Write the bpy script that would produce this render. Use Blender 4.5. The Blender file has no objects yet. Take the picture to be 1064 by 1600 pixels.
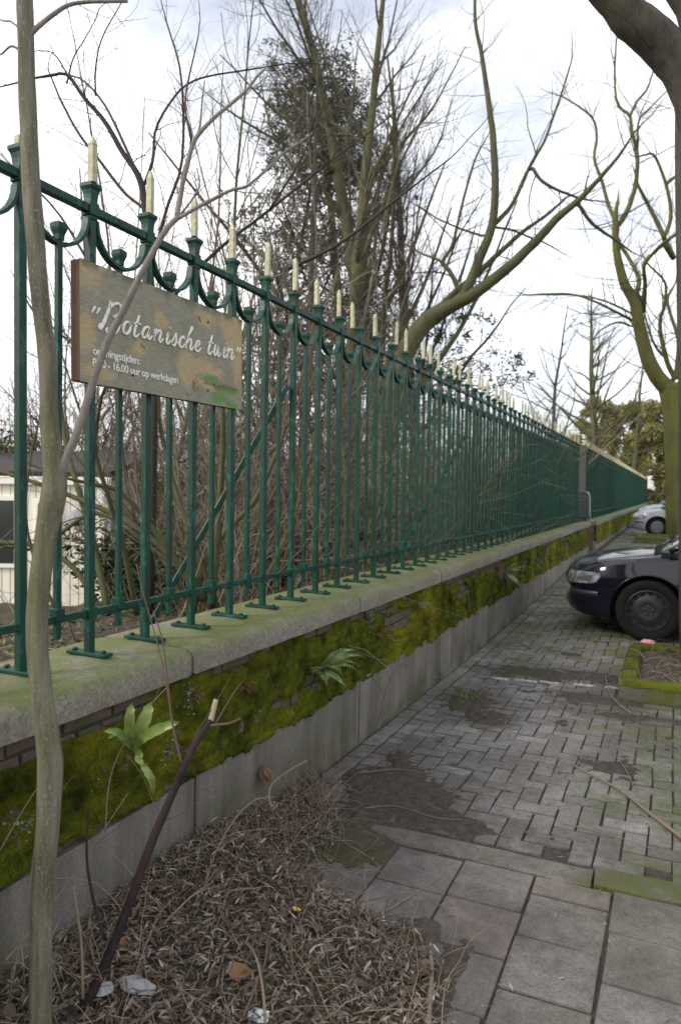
import bpy, bmesh, math, random
import numpy as np
from mathutils import Vector, Matrix
from mathutils.bvhtree import BVHTree

SC = bpy.context.scene
COL = SC.collection
rng = np.random.default_rng(7)
random.seed(7)
R = math.radians

# ------------------------------------------------------------------ camera
CAM_F, CAM_YAW, CAM_PITCH, CAM_ROLL, CAM_H = 1130.3, 0.4312, -0.0302, 0.0139, 1.5736   # focal length in photo pixels (1600 high)
_F = np.array([-math.sin(CAM_YAW)*math.cos(CAM_PITCH), math.cos(CAM_YAW)*math.cos(CAM_PITCH), math.sin(CAM_PITCH)])
_R = np.array([math.cos(CAM_YAW), math.sin(CAM_YAW), 0.0]); _U = np.cross(_R, _F)
_R2 = math.cos(CAM_ROLL)*_R + math.sin(CAM_ROLL)*_U
_U2 = -math.sin(CAM_ROLL)*_R + math.cos(CAM_ROLL)*_U
cam_d = bpy.data.cameras.new('camera'); cam = bpy.data.objects.new('camera', cam_d); COL.objects.link(cam)
cam_d.sensor_fit = 'VERTICAL'; cam_d.sensor_height = 36.0; cam_d.sensor_width = 24.0
cam_d.lens = CAM_F/1600*36
cam_d.clip_start = 0.05; cam_d.clip_end = 2000
cam.matrix_world = Matrix(((_R2[0], _U2[0], -_F[0], 0), (_R2[1], _U2[1], -_F[1], 0), (_R2[2], _U2[2], -_F[2], CAM_H), (0, 0, 0, 1)))
cam_d.dof.use_dof = True; cam_d.dof.focus_distance = 3.0; cam_d.dof.aperture_fstop = 3.2
SC.camera = cam

def at(u, v, d):
    """world point seen at photo pixel (u, v), d metres in front of the camera"""
    return np.array([0, 0, CAM_H]) + d*(_F + (u-532)/CAM_F*_R2 - (v-800)/CAM_F*_U2)

# ------------------------------------------------------------------ sky, sun, exposure
SUN_EL, SUN_AZ = R(34), R(222)            # azimuth clockwise from +Y
W = bpy.data.worlds.new('World'); SC.world = W; W.use_nodes = True
nt = W.node_tree; nt.nodes.clear()
N = nt.nodes.new; LK = nt.links.new
out = N('ShaderNodeOutputWorld'); mixs = N('ShaderNodeMixShader')
bg1 = N('ShaderNodeBackground'); bg2 = N('ShaderNodeBackground')
sky = N('ShaderNodeTexSky'); sky.sky_type = 'NISHITA'; sky.sun_disc = False
sky.sun_elevation = SUN_EL; sky.sun_rotation = SUN_AZ; sky.air_density = 1.0; sky.dust_density = 2.0
bg1.inputs['Strength'].default_value = 0.09
bg2.inputs['Color'].default_value = (0.99, 0.99, 1.0, 1); bg2.inputs['Strength'].default_value = 0.82
tc = N('ShaderNodeTexCoord'); mp = N('ShaderNodeMapping'); mp.inputs['Scale'].default_value = (1.0, 1.0, 2.2); mp.inputs['Location'].default_value = (0.35, 0.2, 0.1)
nz = N('ShaderNodeTexNoise'); nz.inputs['Scale'].default_value = 1.7; nz.inputs['Detail'].default_value = 6; nz.inputs['Roughness'].default_value = 0.55
rp = N('ShaderNodeValToRGB'); rp.color_ramp.elements[0].position = 0.38; rp.color_ramp.elements[0].color = (.22, .22, .22, 1)
rp.color_ramp.elements[1].position = 0.60; rp.color_ramp.elements[1].color = (1, 1, 1, 1)
LK(tc.outputs['Generated'], mp.inputs['Vector']); LK(mp.outputs['Vector'], nz.inputs['Vector']); LK(nz.outputs['Fac'], rp.inputs['Fac'])
tint = N('ShaderNodeMix'); tint.data_type = 'RGBA'; tint.blend_type = 'MULTIPLY'; tint.inputs[0].default_value = 1.0; tint.inputs[7].default_value = (1.12, 1.03, 1.0, 1)
LK(sky.outputs['Color'], tint.inputs[6]); LK(tint.outputs[2], bg1.inputs['Color']); LK(rp.outputs['Color'], mixs.inputs['Fac'])
LK(bg1.outputs[0], mixs.inputs[1]); LK(bg2.outputs[0], mixs.inputs[2]); LK(mixs.outputs[0], out.inputs['Surface'])

sun_d = bpy.data.lights.new('sun', 'SUN'); sun_d.energy = 1.1; sun_d.angle = R(12); sun_d.color = (1.0, 0.95, 0.86)
sun = bpy.data.objects.new('sun', sun_d); COL.objects.link(sun)
sd = Vector((math.sin(SUN_AZ)*math.cos(SUN_EL), math.cos(SUN_AZ)*math.cos(SUN_EL), math.sin(SUN_EL)))
sun.rotation_euler = sd.to_track_quat('Z', 'Y').to_euler(); sun.location = (0, -5, 12)
SC.view_settings.view_transform = 'Standard'; SC.view_settings.look = 'None'
SC.view_settings.exposure = 1.12; SC.view_settings.gamma = 1.0; SC.view_settings.use_curve_mapping = False
SC.render.engine = 'CYCLES'

# ------------------------------------------------------------------ numeric noise
def _hash(ix, iy, seed):
    h = (ix.astype(np.int64)*374761393 + iy.astype(np.int64)*668265263 + seed*1274126177) & 0xFFFFFFFF
    h = ((h ^ (h >> 13))*1274126177) & 0xFFFFFFFF
    return ((h ^ (h >> 16)) & 0xFFFF)/65535.0
def vnoise(x, y, seed=0):
    x = np.asarray(x, float); y = np.asarray(y, float)
    ix = np.floor(x); iy = np.floor(y); fx = x-ix; fy = y-iy
    fx = fx*fx*(3-2*fx); fy = fy*fy*(3-2*fy)
    a = _hash(ix, iy, seed); b = _hash(ix+1, iy, seed); c = _hash(ix, iy+1, seed); d = _hash(ix+1, iy+1, seed)
    return (a*(1-fx)+b*fx)*(1-fy) + (c*(1-fx)+d*fx)*fy
def fbm(x, y, seed=0, oct=4):
    s = 0; a = .5; f = 1.0; t = 0
    for k in range(oct):
        s = s + a*vnoise(np.asarray(x)*f, np.asarray(y)*f, seed+k*17); t += a; a *= .5; f *= 2.03
    return s/t
def sstep(a, b, x):
    t = np.clip((x-a)/(b-a), 0, 1); return t*t*(3-2*t)

# ------------------------------------------------------------------ materials
def mat(name):
    m = bpy.data.materials.new(name); m.use_nodes = True
    return m, m.node_tree, m.node_tree.nodes['Principled BSDF']
class G:
    """small node-graph helper"""
    def __init__(s, t): s.t = t
    def n(s, ty, **kw):
        n = s.t.nodes.new(ty)
        for k, v in kw.items():
            if k.startswith('_'): setattr(n, k[1:], v)
            else: n.inputs[k.replace('__', ' ')].default_value = v
        return n
    def l(s, a, b): s.t.links.new(a, b)
    def coord(s, kind='Object', scale=(1, 1, 1), loc=(0, 0, 0)):
        if kind == 'World': o = s.n('ShaderNodeNewGeometry').outputs['Position']
        else: o = s.n('ShaderNodeTexCoord').outputs[kind]
        m = s.n('ShaderNodeMapping'); m.inputs['Scale'].default_value = scale; m.inputs['Location'].default_value = loc
        s.l(o, m.inputs['Vector']); return m.outputs['Vector']
    def noise(s, vec, scale, detail=4, rough=.55, dist=0):
        n = s.n('ShaderNodeTexNoise', Scale=scale, Detail=detail, Roughness=rough, Distortion=dist)
        if vec is not None: s.l(vec, n.inputs['Vector'])
        return n.outputs['Fac']
    def ramp(s, fac, stops, interp='LINEAR'):
        r = s.n('ShaderNodeValToRGB'); cr = r.color_ramp; cr.interpolation = interp
        while len(cr.elements) < len(stops): cr.elements.new(.5)
        for e, (p, c) in zip(cr.elements, stops):
            e.position = p; e.color = (c, c, c, 1) if not hasattr(c, '__len__') else (*c[:3], 1)
        s.l(fac, r.inputs['Fac']); return r.outputs['Color']
    def mix(s, fac, a, b, mode='MIX'):
        m = s.n('ShaderNodeMix', _data_type='RGBA', _blend_type=mode)
        for v, i in ((fac, 0), (a, 6), (b, 7)):
            if isinstance(v, (int, float)): m.inputs[i].default_value = v
            elif hasattr(v, '__len__'): m.inputs[i].default_value = (*v[:3], 1)
            else: s.l(v, m.inputs[i])
        return m.outputs[2]
    def math(s, op, a, b=0.0, c=None, clamp=False):
        m = s.n('ShaderNodeMath', _operation=op, _use_clamp=clamp)
        for i, v in enumerate((a, b, c)):
            if v is None: continue
            if isinstance(v, (int, float)): m.inputs[i].default_value = v
            else: s.l(v, m.inputs[i])
        return m.outputs[0]
    def sep(s, vec):
        n = s.n('ShaderNodeSeparateXYZ'); s.l(vec, n.inputs[0]); return n.outputs
    def bump(s, h, bsdf, strength=.3, dist=.01):
        b = s.n('ShaderNodeBump', Strength=strength, Distance=dist); s.l(h, b.inputs['Height']); s.l(b.outputs[0], bsdf.inputs['Normal'])
    def rand(s, kind='island'):
        if kind == 'island': return s.n('ShaderNodeNewGeometry').outputs['Random Per Island']
        return s.n('ShaderNodeObjectInfo').outputs['Random']
    def normal_z(s):
        return s.sep(s.n('ShaderNodeNewGeometry').outputs['Normal'])[2]

DIRT = [(-1.32, 3.52, .33, .42, 1.1), (-1.0, 3.30, .34, .15, 1.0), (-1.40, 3.95, .16, .28, .7), (-1.36, 5.35, .22, .36, 1.0), (-1.18, 5.0, .16, .2, .9), (-1.05, 6.42, .42, .22, 1.1), (-.62, 6.5, .34, .20, 1.0),
        (-.50, 5.78, .28, .22, .8), (-.25, 5.45, .40, .12, .9), (-.62, 2.15, .11, .30, .9), (-.80, 2.45, .10, .12, .8), (-1.28, 2.85, .22, .22, .9), (-.95, 5.55, .14, .10, .7), (-.85, 7.3, .12, .08, .6), (-.28, 4.4, .14, .10, .55), (-1.55, 2.2, .3, 1.2, 1.0)]
M = {}
def simple(name, col, rough=.7, metal=0, spec=.5):
    m, t, b = mat(name); b.inputs['Base Color'].default_value = (*col, 1); b.inputs['Roughness'].default_value = rough
    b.inputs['Metallic'].default_value = metal; b.inputs['Specular IOR Level'].default_value = spec
    M[name] = m; return m
def ramped(name, stops, kind='island', rough=.8, scale=None, bump=None):
    m, t, b = mat(name); g = G(t)
    c = g.ramp(g.rand(kind), stops)
    if scale:
        c = g.mix(.6, c, g.ramp(g.noise(g.coord('World'), scale, 4), [(.3, .55), (.7, 1.3)]), 'MULTIPLY')
    g.l(c, b.inputs['Base Color']); b.inputs['Roughness'].default_value = rough; b.inputs['Specular IOR Level'].default_value = .3
    M[name] = m; return m

# green iron paint
m, t, b = mat('green_paint'); g = G(t); v = g.coord('World')
chip = g.ramp(g.noise(g.coord('World', (1, 1, .35)), 38, 5, .65), [(.57, 0), (.62, 1)])
big = g.noise(v, 5, 3)
c = g.mix(big, (.0020, .030, .0175), (.0040, .047, .028))
c = g.mix(chip, c, (.010, .085, .060))
c = g.mix(g.ramp(g.noise(g.coord('World', (1, 1, .3), (3, 1, 2)), 34, 5, .6), [(.59, 0), (.63, 1)]), c, (.014, .013, .020))
g.l(c, b.inputs['Base Color']); g.l(g.ramp(big, [(.3, .36), (.7, .6)]), b.inputs['Roughness']); b.inputs['Specular IOR Level'].default_value = .28
g.bump(g.noise(v, 90, 4), b, .25, .002); M['green'] = m
# cream spike paint
m, t, b = mat('cream_paint'); g = G(t); v = g.coord('World')
c = g.mix(g.ramp(g.noise(v, 40, 4), [(.4, 0), (.62, 1)]), (.44, .42, .28), (.30, .30, .18))
g.l(c, b.inputs['Base Color']); b.inputs['Roughness'].default_value = .6; M['cream'] = m
# coping stone
m, t, b = mat('coping_stone'); g = G(t); v = g.coord('World')
gr = g.noise(v, 95, 4, .85); bigv = g.noise(v, 2.6, 5)
c = g.mix(g.ramp(gr, [(.3, 0), (.7, 1)]), (.10, .088, .07), (.38, .35, .30))
c = g.mix(g.ramp(bigv, [(.35, 0), (.7, .55)]), c, (.12, .105, .08))
c = g.mix(.7, c, g.ramp(g.noise(v, 30, 5, .75), [(.3, .6), (.7, 1.35)]), 'MULTIPLY')
up = g.ramp(g.normal_z(), [(.1, .16), (.95, 1)])
al = g.math('MULTIPLY', up, g.ramp(g.noise(v, 4.5, 5, .62), [(.30, .18), (.54, 1)]))
al = g.math('MULTIPLY', al, g.ramp(gr, [(.2, 1), (.75, .55)]))
c = g.mix(al, c, (.105, .135, .022))
g.l(c, b.inputs['Base Color']); b.inputs['Roughness'].default_value = .9; b.inputs['Specular IOR Level'].default_value = .25
g.bump(gr, b, .8, .004); M['coping'] = m
# plinth concrete
m, t, b = mat('plinth_concrete'); g = G(t); v = g.coord('World')
st = g.noise(g.coord('World', (1, 1, .12)), 9, 5, .6)
c = g.mix(g.ramp(st, [(.3, 0), (.7, 1)]), (.135, .12, .105), (.29, .268, .245))
c = g.mix(g.ramp(g.noise(v, 130, 3, .7), [(.35, .5), (.6, 0)]), c, (.08, .07, .06))
ri = g.ramp(g.rand('object'), [(0, .75), (1, 1.25)]); c = g.mix(1, c, ri, 'MULTIPLY')
z = g.sep(v)[2]
gm = g.math('MULTIPLY', g.ramp(z, [(.02, 1), (.42, .12)]), g.ramp(g.noise(v, 3.0, 4), [(.36, 0), (.62, 1)]))
c = g.mix(g.math('MULTIPLY', gm, .8), c, (.055, .06, .02))
g.l(c, b.inputs['Base Color']); b.inputs['Roughness'].default_value = .9; b.inputs['Specular IOR Level'].default_value = .25
g.bump(g.noise(v, 60, 5, .7), b, .4, .004); M['plinth'] = m
# wall brick
m, t, b = mat('wall_brick'); g = G(t); v = g.coord('World')
c = g.ramp(g.rand('object'), [(0, (.10, .055, .045)), (.5, (.13, .085, .07)), (1, (.085, .06, .055))])
c = g.mix(g.ramp(g.noise(v, 45, 5), [(.35, 0), (.7, .6)]), c, (.05, .05, .035))
c = g.mix(g.ramp(g.noise(v, 8, 5), [(.5, 0), (.62, .8)]), c, (.05, .065, .012))
g.l(c, b.inputs['Base Color']); b.inputs['Roughness'].default_value = .9; g.bump(g.noise(v, 70, 5), b, .5, .004); M['brick'] = m
simple('mortar', (.05, .045, .035), .95)
# moss
def moss_mat(name, a, bb, cc):
    m, t, b = mat(name); g = G(t); v = g.coord('World')
    c = g.mix(g.ramp(g.noise(v, 9, 5, .6), [(.36, 0), (.62, 1)]), a, bb)
    c = g.mix(g.ramp(g.noise(v, 2.0, 3), [(.48, 0), (.68, .8)]), c, cc)
    c = g.mix(g.ramp(g.noise(v, 22, 3), [(.60, 0), (.72, .7)]), c, (.055, .035, .015))
    c = g.mix(.55, c, g.ramp(g.rand('island'), [(0, .55), (1, 1.5)]), 'MULTIPLY')
    g.l(c, b.inputs['Base Color']); b.inputs['Roughness'].default_value = 1; b.inputs['Specular IOR Level'].default_value = .12
    g.bump(g.noise(v, 160, 4, .7), b, .9, .006); M[name] = m
moss_mat('moss', (.027, .036, .004), (.112, .132, .010), (.235, .225, .015))
moss_mat('kerb_moss', (.035, .045, .008), (.085, .10, .012), (.12, .13, .014))
# paving bricks
def paving(name, stops, rough=.85, mossy=1.0, grain=140, specks=1.0, stain=.62):
    m, t, b = mat(name); g = G(t); v = g.coord('World')
    c = g.ramp(g.rand('object'), stops) if name != 'paving_far' else g.ramp(g.rand('island'), stops)
    gn = g.noise(v, grain, 3, .8)
    c = g.mix(g.ramp(gn, [(.32, .65), (.55, 0)]), c, (.055, .048, .042))
    c = g.mix(g.math('MULTIPLY', g.ramp(gn, [(.62, 0), (.76, .7)]), specks), c, (.36, .34, .32))
    c = g.mix(g.ramp(g.noise(v, 1.7, 5, .6), [(.38, .55), (.62, 0)]), c, (.060, .052, .046))
    c = g.mix(.75, c, g.ramp(g.noise(v, 17, 6, .72, .4), [(.30, .55), (.50, 1.0), (.70, 1.32)]), 'MULTIPLY')
    x, y, z = g.sep(v)
    zone = g.math('ADD', g.ramp(g.math('MULTIPLY_ADD', x, .25, .5), [(.36, 0), (.46, .20)]), g.ramp(g.math('MULTIPLY', y, .05), [(.24, 0), (.42, .20)]))
    mo = g.math('ADD', g.noise(v, 2.4, 5, .65), zone)
    mo = g.math('MULTIPLY', g.ramp(mo, [(.56, 0), (.78, .80)]), mossy)
    mo = g.math('MULTIPLY', mo, g.ramp(g.noise(v, 30, 4), [(.3, .4), (.6, 1)]))
    c = g.mix(mo, c, (.085, .10, .022))
    fine = g.noise(v, 11, 6, .72); acc = None
    for (cx, cy, rx, ry, am) in DIRT[:12]:
        aa = g.math('DIVIDE', g.math('SUBTRACT', x, cx), rx); bb = g.math('DIVIDE', g.math('SUBTRACT', y, cy), ry)
        r_ = g.math('SUBTRACT', am*1.25, g.math('MULTIPLY', g.math('SQRT', g.math('ADD', g.math('MULTIPLY', aa, aa), g.math('MULTIPLY', bb, bb))), am))
        acc = r_ if acc is None else g.math('MAXIMUM', acc, r_)
    st_ = g.math('ADD', acc, g.math('MULTIPLY_ADD', fine, 3.4, -1.7))
    c = g.mix(g.ramp(g.math('MULTIPLY_ADD', st_, .5, .5), [(.26, 0), (.50, stain)]), c, (.080, .070, .063))
    g.l(c, b.inputs['Base Color']); b.inputs['Roughness'].default_value = rough; b.inputs['Specular IOR Level'].default_value = .3
    g.bump(g.noise(v, 75, 6, .8), b, .9, .006); M[name] = m
PST = [(0, (.19, .182, .170)), (.35, (.27, .26, .246)), (.7, (.226, .218, .208)), (1, (.325, .312, .295))]
paving('paving_brick', PST); paving('paving_far', PST)
paving('paving_tile', [(0, (.185, .17, .158)), (.5, (.215, .20, .19)), (1, (.25, .233, .222))], mossy=.35, grain=110, specks=.6, stain=.45)
paving('paving_tile_pink', [(0, (.235, .20, .178)), (1, (.24, .205, .183))], mossy=.2, stain=.3)
paving('kerb_concrete', [(0, (.17, .155, .135)), (1, (.2, .185, .16))], mossy=1.6, stain=.2)
# soil
m, t, b = mat('soil'); g = G(t); v = g.coord('World')
c = g.mix(g.ramp(g.noise(v, 28, 6, .7), [(.3, 0), (.72, 1)]), (.040, .033, .028), (.100, .086, .075))
c = g.mix(g.ramp(g.noise(v, 220, 3, .8), [(.66, 0), (.74, .7)]), c, (.20, .18, .16))
c = g.mix(g.ramp(g.noise(v, 1.3, 4), [(.50, 0), (.66, .55)]), c, (.055, .065, .016))
g.l(c, b.inputs['Base Color']); b.inputs['Roughness'].default_value = .95; b.inputs['Specular IOR Level'].default_value = .2
g.bump(g.noise(v, 70, 6, .75), b, .8, .01); M['soil'] = m
m, t, b = mat('garden_soil'); g = G(t); v = g.coord('World')
c = g.mix(g.ramp(g.noise(v, 14, 6, .7), [(.3, 0), (.72, 1)]), (.03, .024, .016), (.10, .075, .05))
c = g.mix(g.ramp(g.noise(v, 1.1, 5), [(.48, 0), (.62, .7)]), c, (.05, .065, .018))
g.l(c, b.inputs['Base Color']); b.inputs['Roughness'].default_value = .95; g.bump(g.noise(v, 40, 6, .75), b, .9, .02); M['garden_soil'] = m
# litter
ramped('litter', [(0, (.034, .025, .018)), (.2, (.085, .063, .046)), (.46, (.18, .142, .108)), (.66, (.10, .065, .040)), (.84, (.26, .21, .165)), (1, (.36, .32, .29))], rough=.5)
ramped('litter_broad', [(0, (.10, .055, .03)), (.4, (.12, .085, .06)), (.75, (.075, .055, .042)), (1, (.20, .145, .10))], rough=.7)
ramped('dry_stalk', [(0, (.09, .064, .042)), (.5, (.18, .138, .095)), (1, (.31, .26, .19))], rough=.75)
ramped('twig', [(0, (.050, .042, .030)), (.4, (.11, .094, .066)), (.75, (.19, .165, .12)), (1, (.32, .28, .22))], rough=.8)
ramped('twig_green', [(0, (.06, .057, .022)), (.5, (.12, .112, .042)), (1, (.20, .175, .08))], rough=.8)
ramped('twig_grey', [(0, (.028, .023, .019)), (.5, (.060, .052, .043)), (.85, (.10, .088, .072)), (1, (.17, .15, .12))], rough=.8)
ramped('twig_dark', [(0, (.020, .015, .014)), (.6, (.040, .032, .028)), (1, (.065, .055, .044))], rough=.8)
ramped('twig_red', [(0, (.075, .042, .034)), (1, (.14, .088, .068))], rough=.7)
def bark(name, a, bcol, ccol, sc=18, streak=.15, bumpd=.01, lich=(.16, .19, .08), lich_amt=.5):
    m, t, b = mat(name); g = G(t); v = g.coord('World'); vs = g.coord('World', (1, 1, streak))
    c = g.mix(g.ramp(g.noise(vs, sc, 5, .65), [(.32, 0), (.68, 1)]), a, bcol)
    c = g.mix(g.ramp(g.noise(g.coord('World', (1, 1, .45), (2, 5, 1)), sc*6, 3, .7), [(.58, 0), (.68, .9)]), c, ccol)
    c = g.mix(g.math('MULTIPLY', g.ramp(g.noise(v, 3.1, 5), [(.42, 0), (.66, 1)]), lich_amt), c, lich)
    g.l(c, b.inputs['Base Color']); b.inputs['Roughness'].default_value = .85; b.inputs['Specular IOR Level'].default_value = .25
    g.bump(g.noise(vs, sc*3, 6, .7), b, .7, bumpd); M[name] = m
bark('sapling_bark', (.070, .066, .042), (.22, .205, .15), (.36, .34, .26), 42, .10, .010, (.12, .125, .05), .45)
bark('sapling_limb', (.135, .118, .105), (.235, .21, .19), (.31, .285, .25), 40, .3, .002, (.2, .17, .14), .3)
bark('stump_bark', (.014, .009, .011), (.045, .028, .030), (.07, .05, .045), 30, .12, .003, (.05, .03, .02), .3)
bark('tree_bark', (.045, .045, .024), (.10, .095, .055), (.13, .125, .075), 14, .2, .012, (.085, .10, .030), .7)
bark('grey_bark', (.030, .026, .021), (.082, .074, .063), (.11, .10, .086), 12, .2, .014, (.06, .065, .03), .35)
bark('mossy_bark', (.06, .058, .022), (.12, .115, .045), (.15, .14, .07), 9, .15, .016, (.11, .125, .022), .8)
simple('cut_wood', (.34, .29, .22), .8)
# foliage
def leafmat(name, stops, rough=.6):
    m, t, b = mat(name); g = G(t)
    c = g.ramp(g.rand('island'), stops); g.l(c, b.inputs['Base Color']); b.inputs['Roughness'].default_value = rough
    b.inputs['Specular IOR Level'].default_value = .3
    M[name] = m
leafmat('needles', [(0, (.024, .032, .017)), (.5, (.048, .058, .032)), (1, (.085, .092, .055))])
leafmat('evergreen', [(0, (.015, .024, .008)), (.6, (.035, .050, .014)), (1, (.075, .090, .03))], .45)
leafmat('groundcover', [(0, (.04, .06, .012)), (.6, (.08, .11, .025)), (1, (.16, .16, .06))])
leafmat('hedge_leaf', [(0, (.12, .115, .03)), (.5, (.20, .19, .055)), (1, (.30, .28, .10))])
leafmat('herb', [(0, (.06, .09, .02)), (.6, (.12, .16, .05)), (1, (.20, .23, .10))])
leafmat('dead_fern', [(0, (.09, .045, .02)), (1, (.17, .09, .045))])
leafmat('grey_herb', [(0, (.10, .13, .08)), (1, (.22, .26, .17))])
m, t, b = mat('tongue_leaf'); g = G(t); v = g.coord('World')
c = g.mix(g.noise(v, 30, 3), (.13, .20, .035), (.26, .33, .10)); g.l(c, b.inputs['Base Color']); b.inputs['Roughness'].default_value = .4; M['tongue'] = m
leafmat('fern_leaf', [(0, (.13, .20, .07)), (.5, (.20, .28, .11)), (1, (.31, .38, .20))], .5)
# sign
m, t, b = mat('sign_paint'); g = G(t); ob = g.coord('Object')
grain = g.noise(g.coord('Object', (1, .9, 9)), 24, 6, .65)
pa = g.mix(g.ramp(grain, [(.35, 0), (.65, 1)]), (.185, .175, .125), (.30, .285, .21))
pa = g.mix(g.ramp(g.noise(ob, 7, 5), [(.5, 0), (.7, .45)]), pa, (.14, .16, .085))
wood = g.mix(g.ramp(grain, [(.3, 0), (.7, 1)]), (.36, .25, .115), (.52, .40, .21))
x, y, z = g.sep(ob)
dn = g.noise(ob, 9, 5, .7)
def spot(cy, cz, ry, rz, edge=.45):
    a = g.math('DIVIDE', g.math('SUBTRACT', y, cy), ry); bq = g.math('DIVIDE', g.math('SUBTRACT', z, cz), rz)
    r = g.math('SQRT', g.math('ADD', g.math('MULTIPLY', a, a), g.math('MULTIPLY', bq, bq)))
    r = g.math('ADD', r, g.math('MULTIPLY_ADD', dn, 2.2, -1.1))
    return g.ramp(r, [(edge, 1), (edge+.40, 0)])
msk = spot(.04, .40, .11, .11)
for s_ in ((.02, .17, .07, .10), (.10, .05, .13, .05), (.60, .14, .085, .12), (.74, .15, .20, .06), (.96, .33, .13, .13), (1.0, .22, .06, .16), (.74, .37, .10, .06), (.32, .17, .09, .05), (.45, .30, .07, .05), (.70, .09, .22, .04)):
    msk = g.math('MAXIMUM', msk, spot(*s_))
c = g.mix(g.math('MULTIPLY', msk, .68), pa, wood)
gm = spot(.77, .11, .10, .035)
for s_ in ((.90, .085, .13, .03), (.86, .035, .10, .04), (.97, .01, .06, .025)):
    gm = g.math('MAXIMUM', gm, spot(*s_))
c = g.mix(gm, c, (.11, .235, .065))
c = g.mix(g.ramp(g.noise(g.coord('Object', (1, 1.3, 6), (4, 2, 0)), 30, 5, .7), [(.64, 0), (.70, .8)]), c, (.065, .06, .042))
c = g.mix(g.math('MULTIPLY', g.ramp(z, [(.39, 0), (.425, 1)]), g.ramp(g.noise(ob, 14, 4), [(.42, 0), (.55, .9)])), c, (.075, .085, .02))
g.l(c, b.inputs['Base Color']); b.inputs['Roughness'].default_value = .75
g.bump(g.math('ADD', g.math('MULTIPLY', msk, -.6), grain), b, .45, .004); M['sign'] = m
m, t, b = mat('sign_edge'); g = G(t); ob = g.coord('Object', (1, 4, .6))
g.l(g.mix(g.noise(ob, 30, 5), (.08, .045, .025), (.19, .115, .065)), b.inputs['Base Color']); b.inputs['Roughness'].default_value = .8; M['sign_edge'] = m
m, t, b = mat('letter_white'); g = G(t)
g.l(g.mix(g.ramp(g.noise(g.coord('World'), 60, 4), [(.45, 0), (.65, 1)]), (.80, .78, .71), (.62, .60, .53)), b.inputs['Base Color']); b.inputs['Roughness'].default_value = .55; M['letter'] = m
m, t, b = mat('letter_red'); g = G(t); v = g.coord('World')
g.l(g.mix(g.ramp(g.noise(v, 70, 4), [(.45, 0), (.6, 1)]), (.27, .085, .05), (.22, .19, .12)), b.inputs['Base Color']); M['red'] = m
# car
def carpaint(name, col, flake=.0):
    m, t, b = mat(name); b.inputs['Base Color'].default_value = (*col, 1); b.inputs['Metallic'].default_value = flake
    b.inputs['Coat Weight'].default_value = 1.0; b.inputs['Coat Roughness'].default_value = .05
    g = G(t); g.l(g.ramp(g.noise(g.coord('World'), 25, 4), [(.3, .45), (.7, .6)]), b.inputs['Roughness']); b.inputs['Specular IOR Level'].default_value = .03; M[name] = m
carpaint('navy', (.004, .0045, .012), 0); carpaint('silver', (.42, .44, .48), .55); carpaint('pale_blue', (.30, .36, .46), .4); carpaint('blue', (.015, .06, .30), .2)
simple('tyre', (.010, .010, .010), .85, spec=.2); simple('rim_dark', (.018, .018, .022), .4, spec=.5); simple('rim_grey', (.16, .165, .18), .45, .4)
simple('bolt', (.10, .09, .075), .45, .6); simple('black_plastic', (.006, .006, .007), .85, spec=.15); simple('seam', (.004, .004, .004), .8)
simple('trim', (.028, .029, .036), .4); simple('plate', (.55, .42, .04), .5)
m, t, b = mat('car_glass'); b.inputs['Base Color'].default_value = (.02, .025, .028, 1); b.inputs['Roughness'].default_value = .04; b.inputs['Specular IOR Level'].default_value = .7; M['glass'] = m
m, t, b = mat('lamp_glass'); g = G(t)
g.l(g.ramp(g.noise(g.coord('Object', (1, 1, 1)), 16, 2), [(.35, (.07, .08, .09)), (.65, (.26, .28, .30))]), b.inputs['Base Color']); b.inputs['Roughness'].default_value = .08; b.inputs['Coat Weight'].default_value = 1; M['lamp'] = m
simple('lamp_chrome', (.7, .7, .72), .15, .9); simple('amber', (.5, .2, .02), .2)
# shed, house
m, t, b = mat('white_boards'); g = G(t)
g.l(g.mix(g.ramp(g.noise(g.coord('World', (1, 1, .2)), 12, 5), [(.4, 0), (.7, .6)]), (.80, .75, .64), (.60, .57, .47)), b.inputs['Base Color']); b.inputs['Roughness'].default_value = .7; M['shed'] = m
simple('white_trim', (.80, .77, .69), .6); simple('dark_roof', (.035, .03, .028), .9); simple('dark_glass', (.03, .035, .03), .12, spec=.6)
simple('grey_pipe', (.30, .32, .35), .45); simple('grey_metal', (.035, .048, .052), .5, .1); simple('pale_metal', (.38, .45, .52), .4, .2)
simple('house_wall', (.34, .30, .17), .9); simple('house_roof', (.10, .105, .12), .9); simple('rusty_post', (.10, .10, .085), .85)
simple('white_paint', (.42, .41, .38), .9); simple('paper', (.62, .68, .68), .7); simple('plastic_grey', (.30, .31, .32), .4); simple('yellow', (.75, .55, .02), .6)
simple('pink', (.62, .30, .30), .7); simple('orange_leaf', (.17, .085, .03), .6); simple('grey_slate', (.14, .14, .15), .7)

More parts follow.
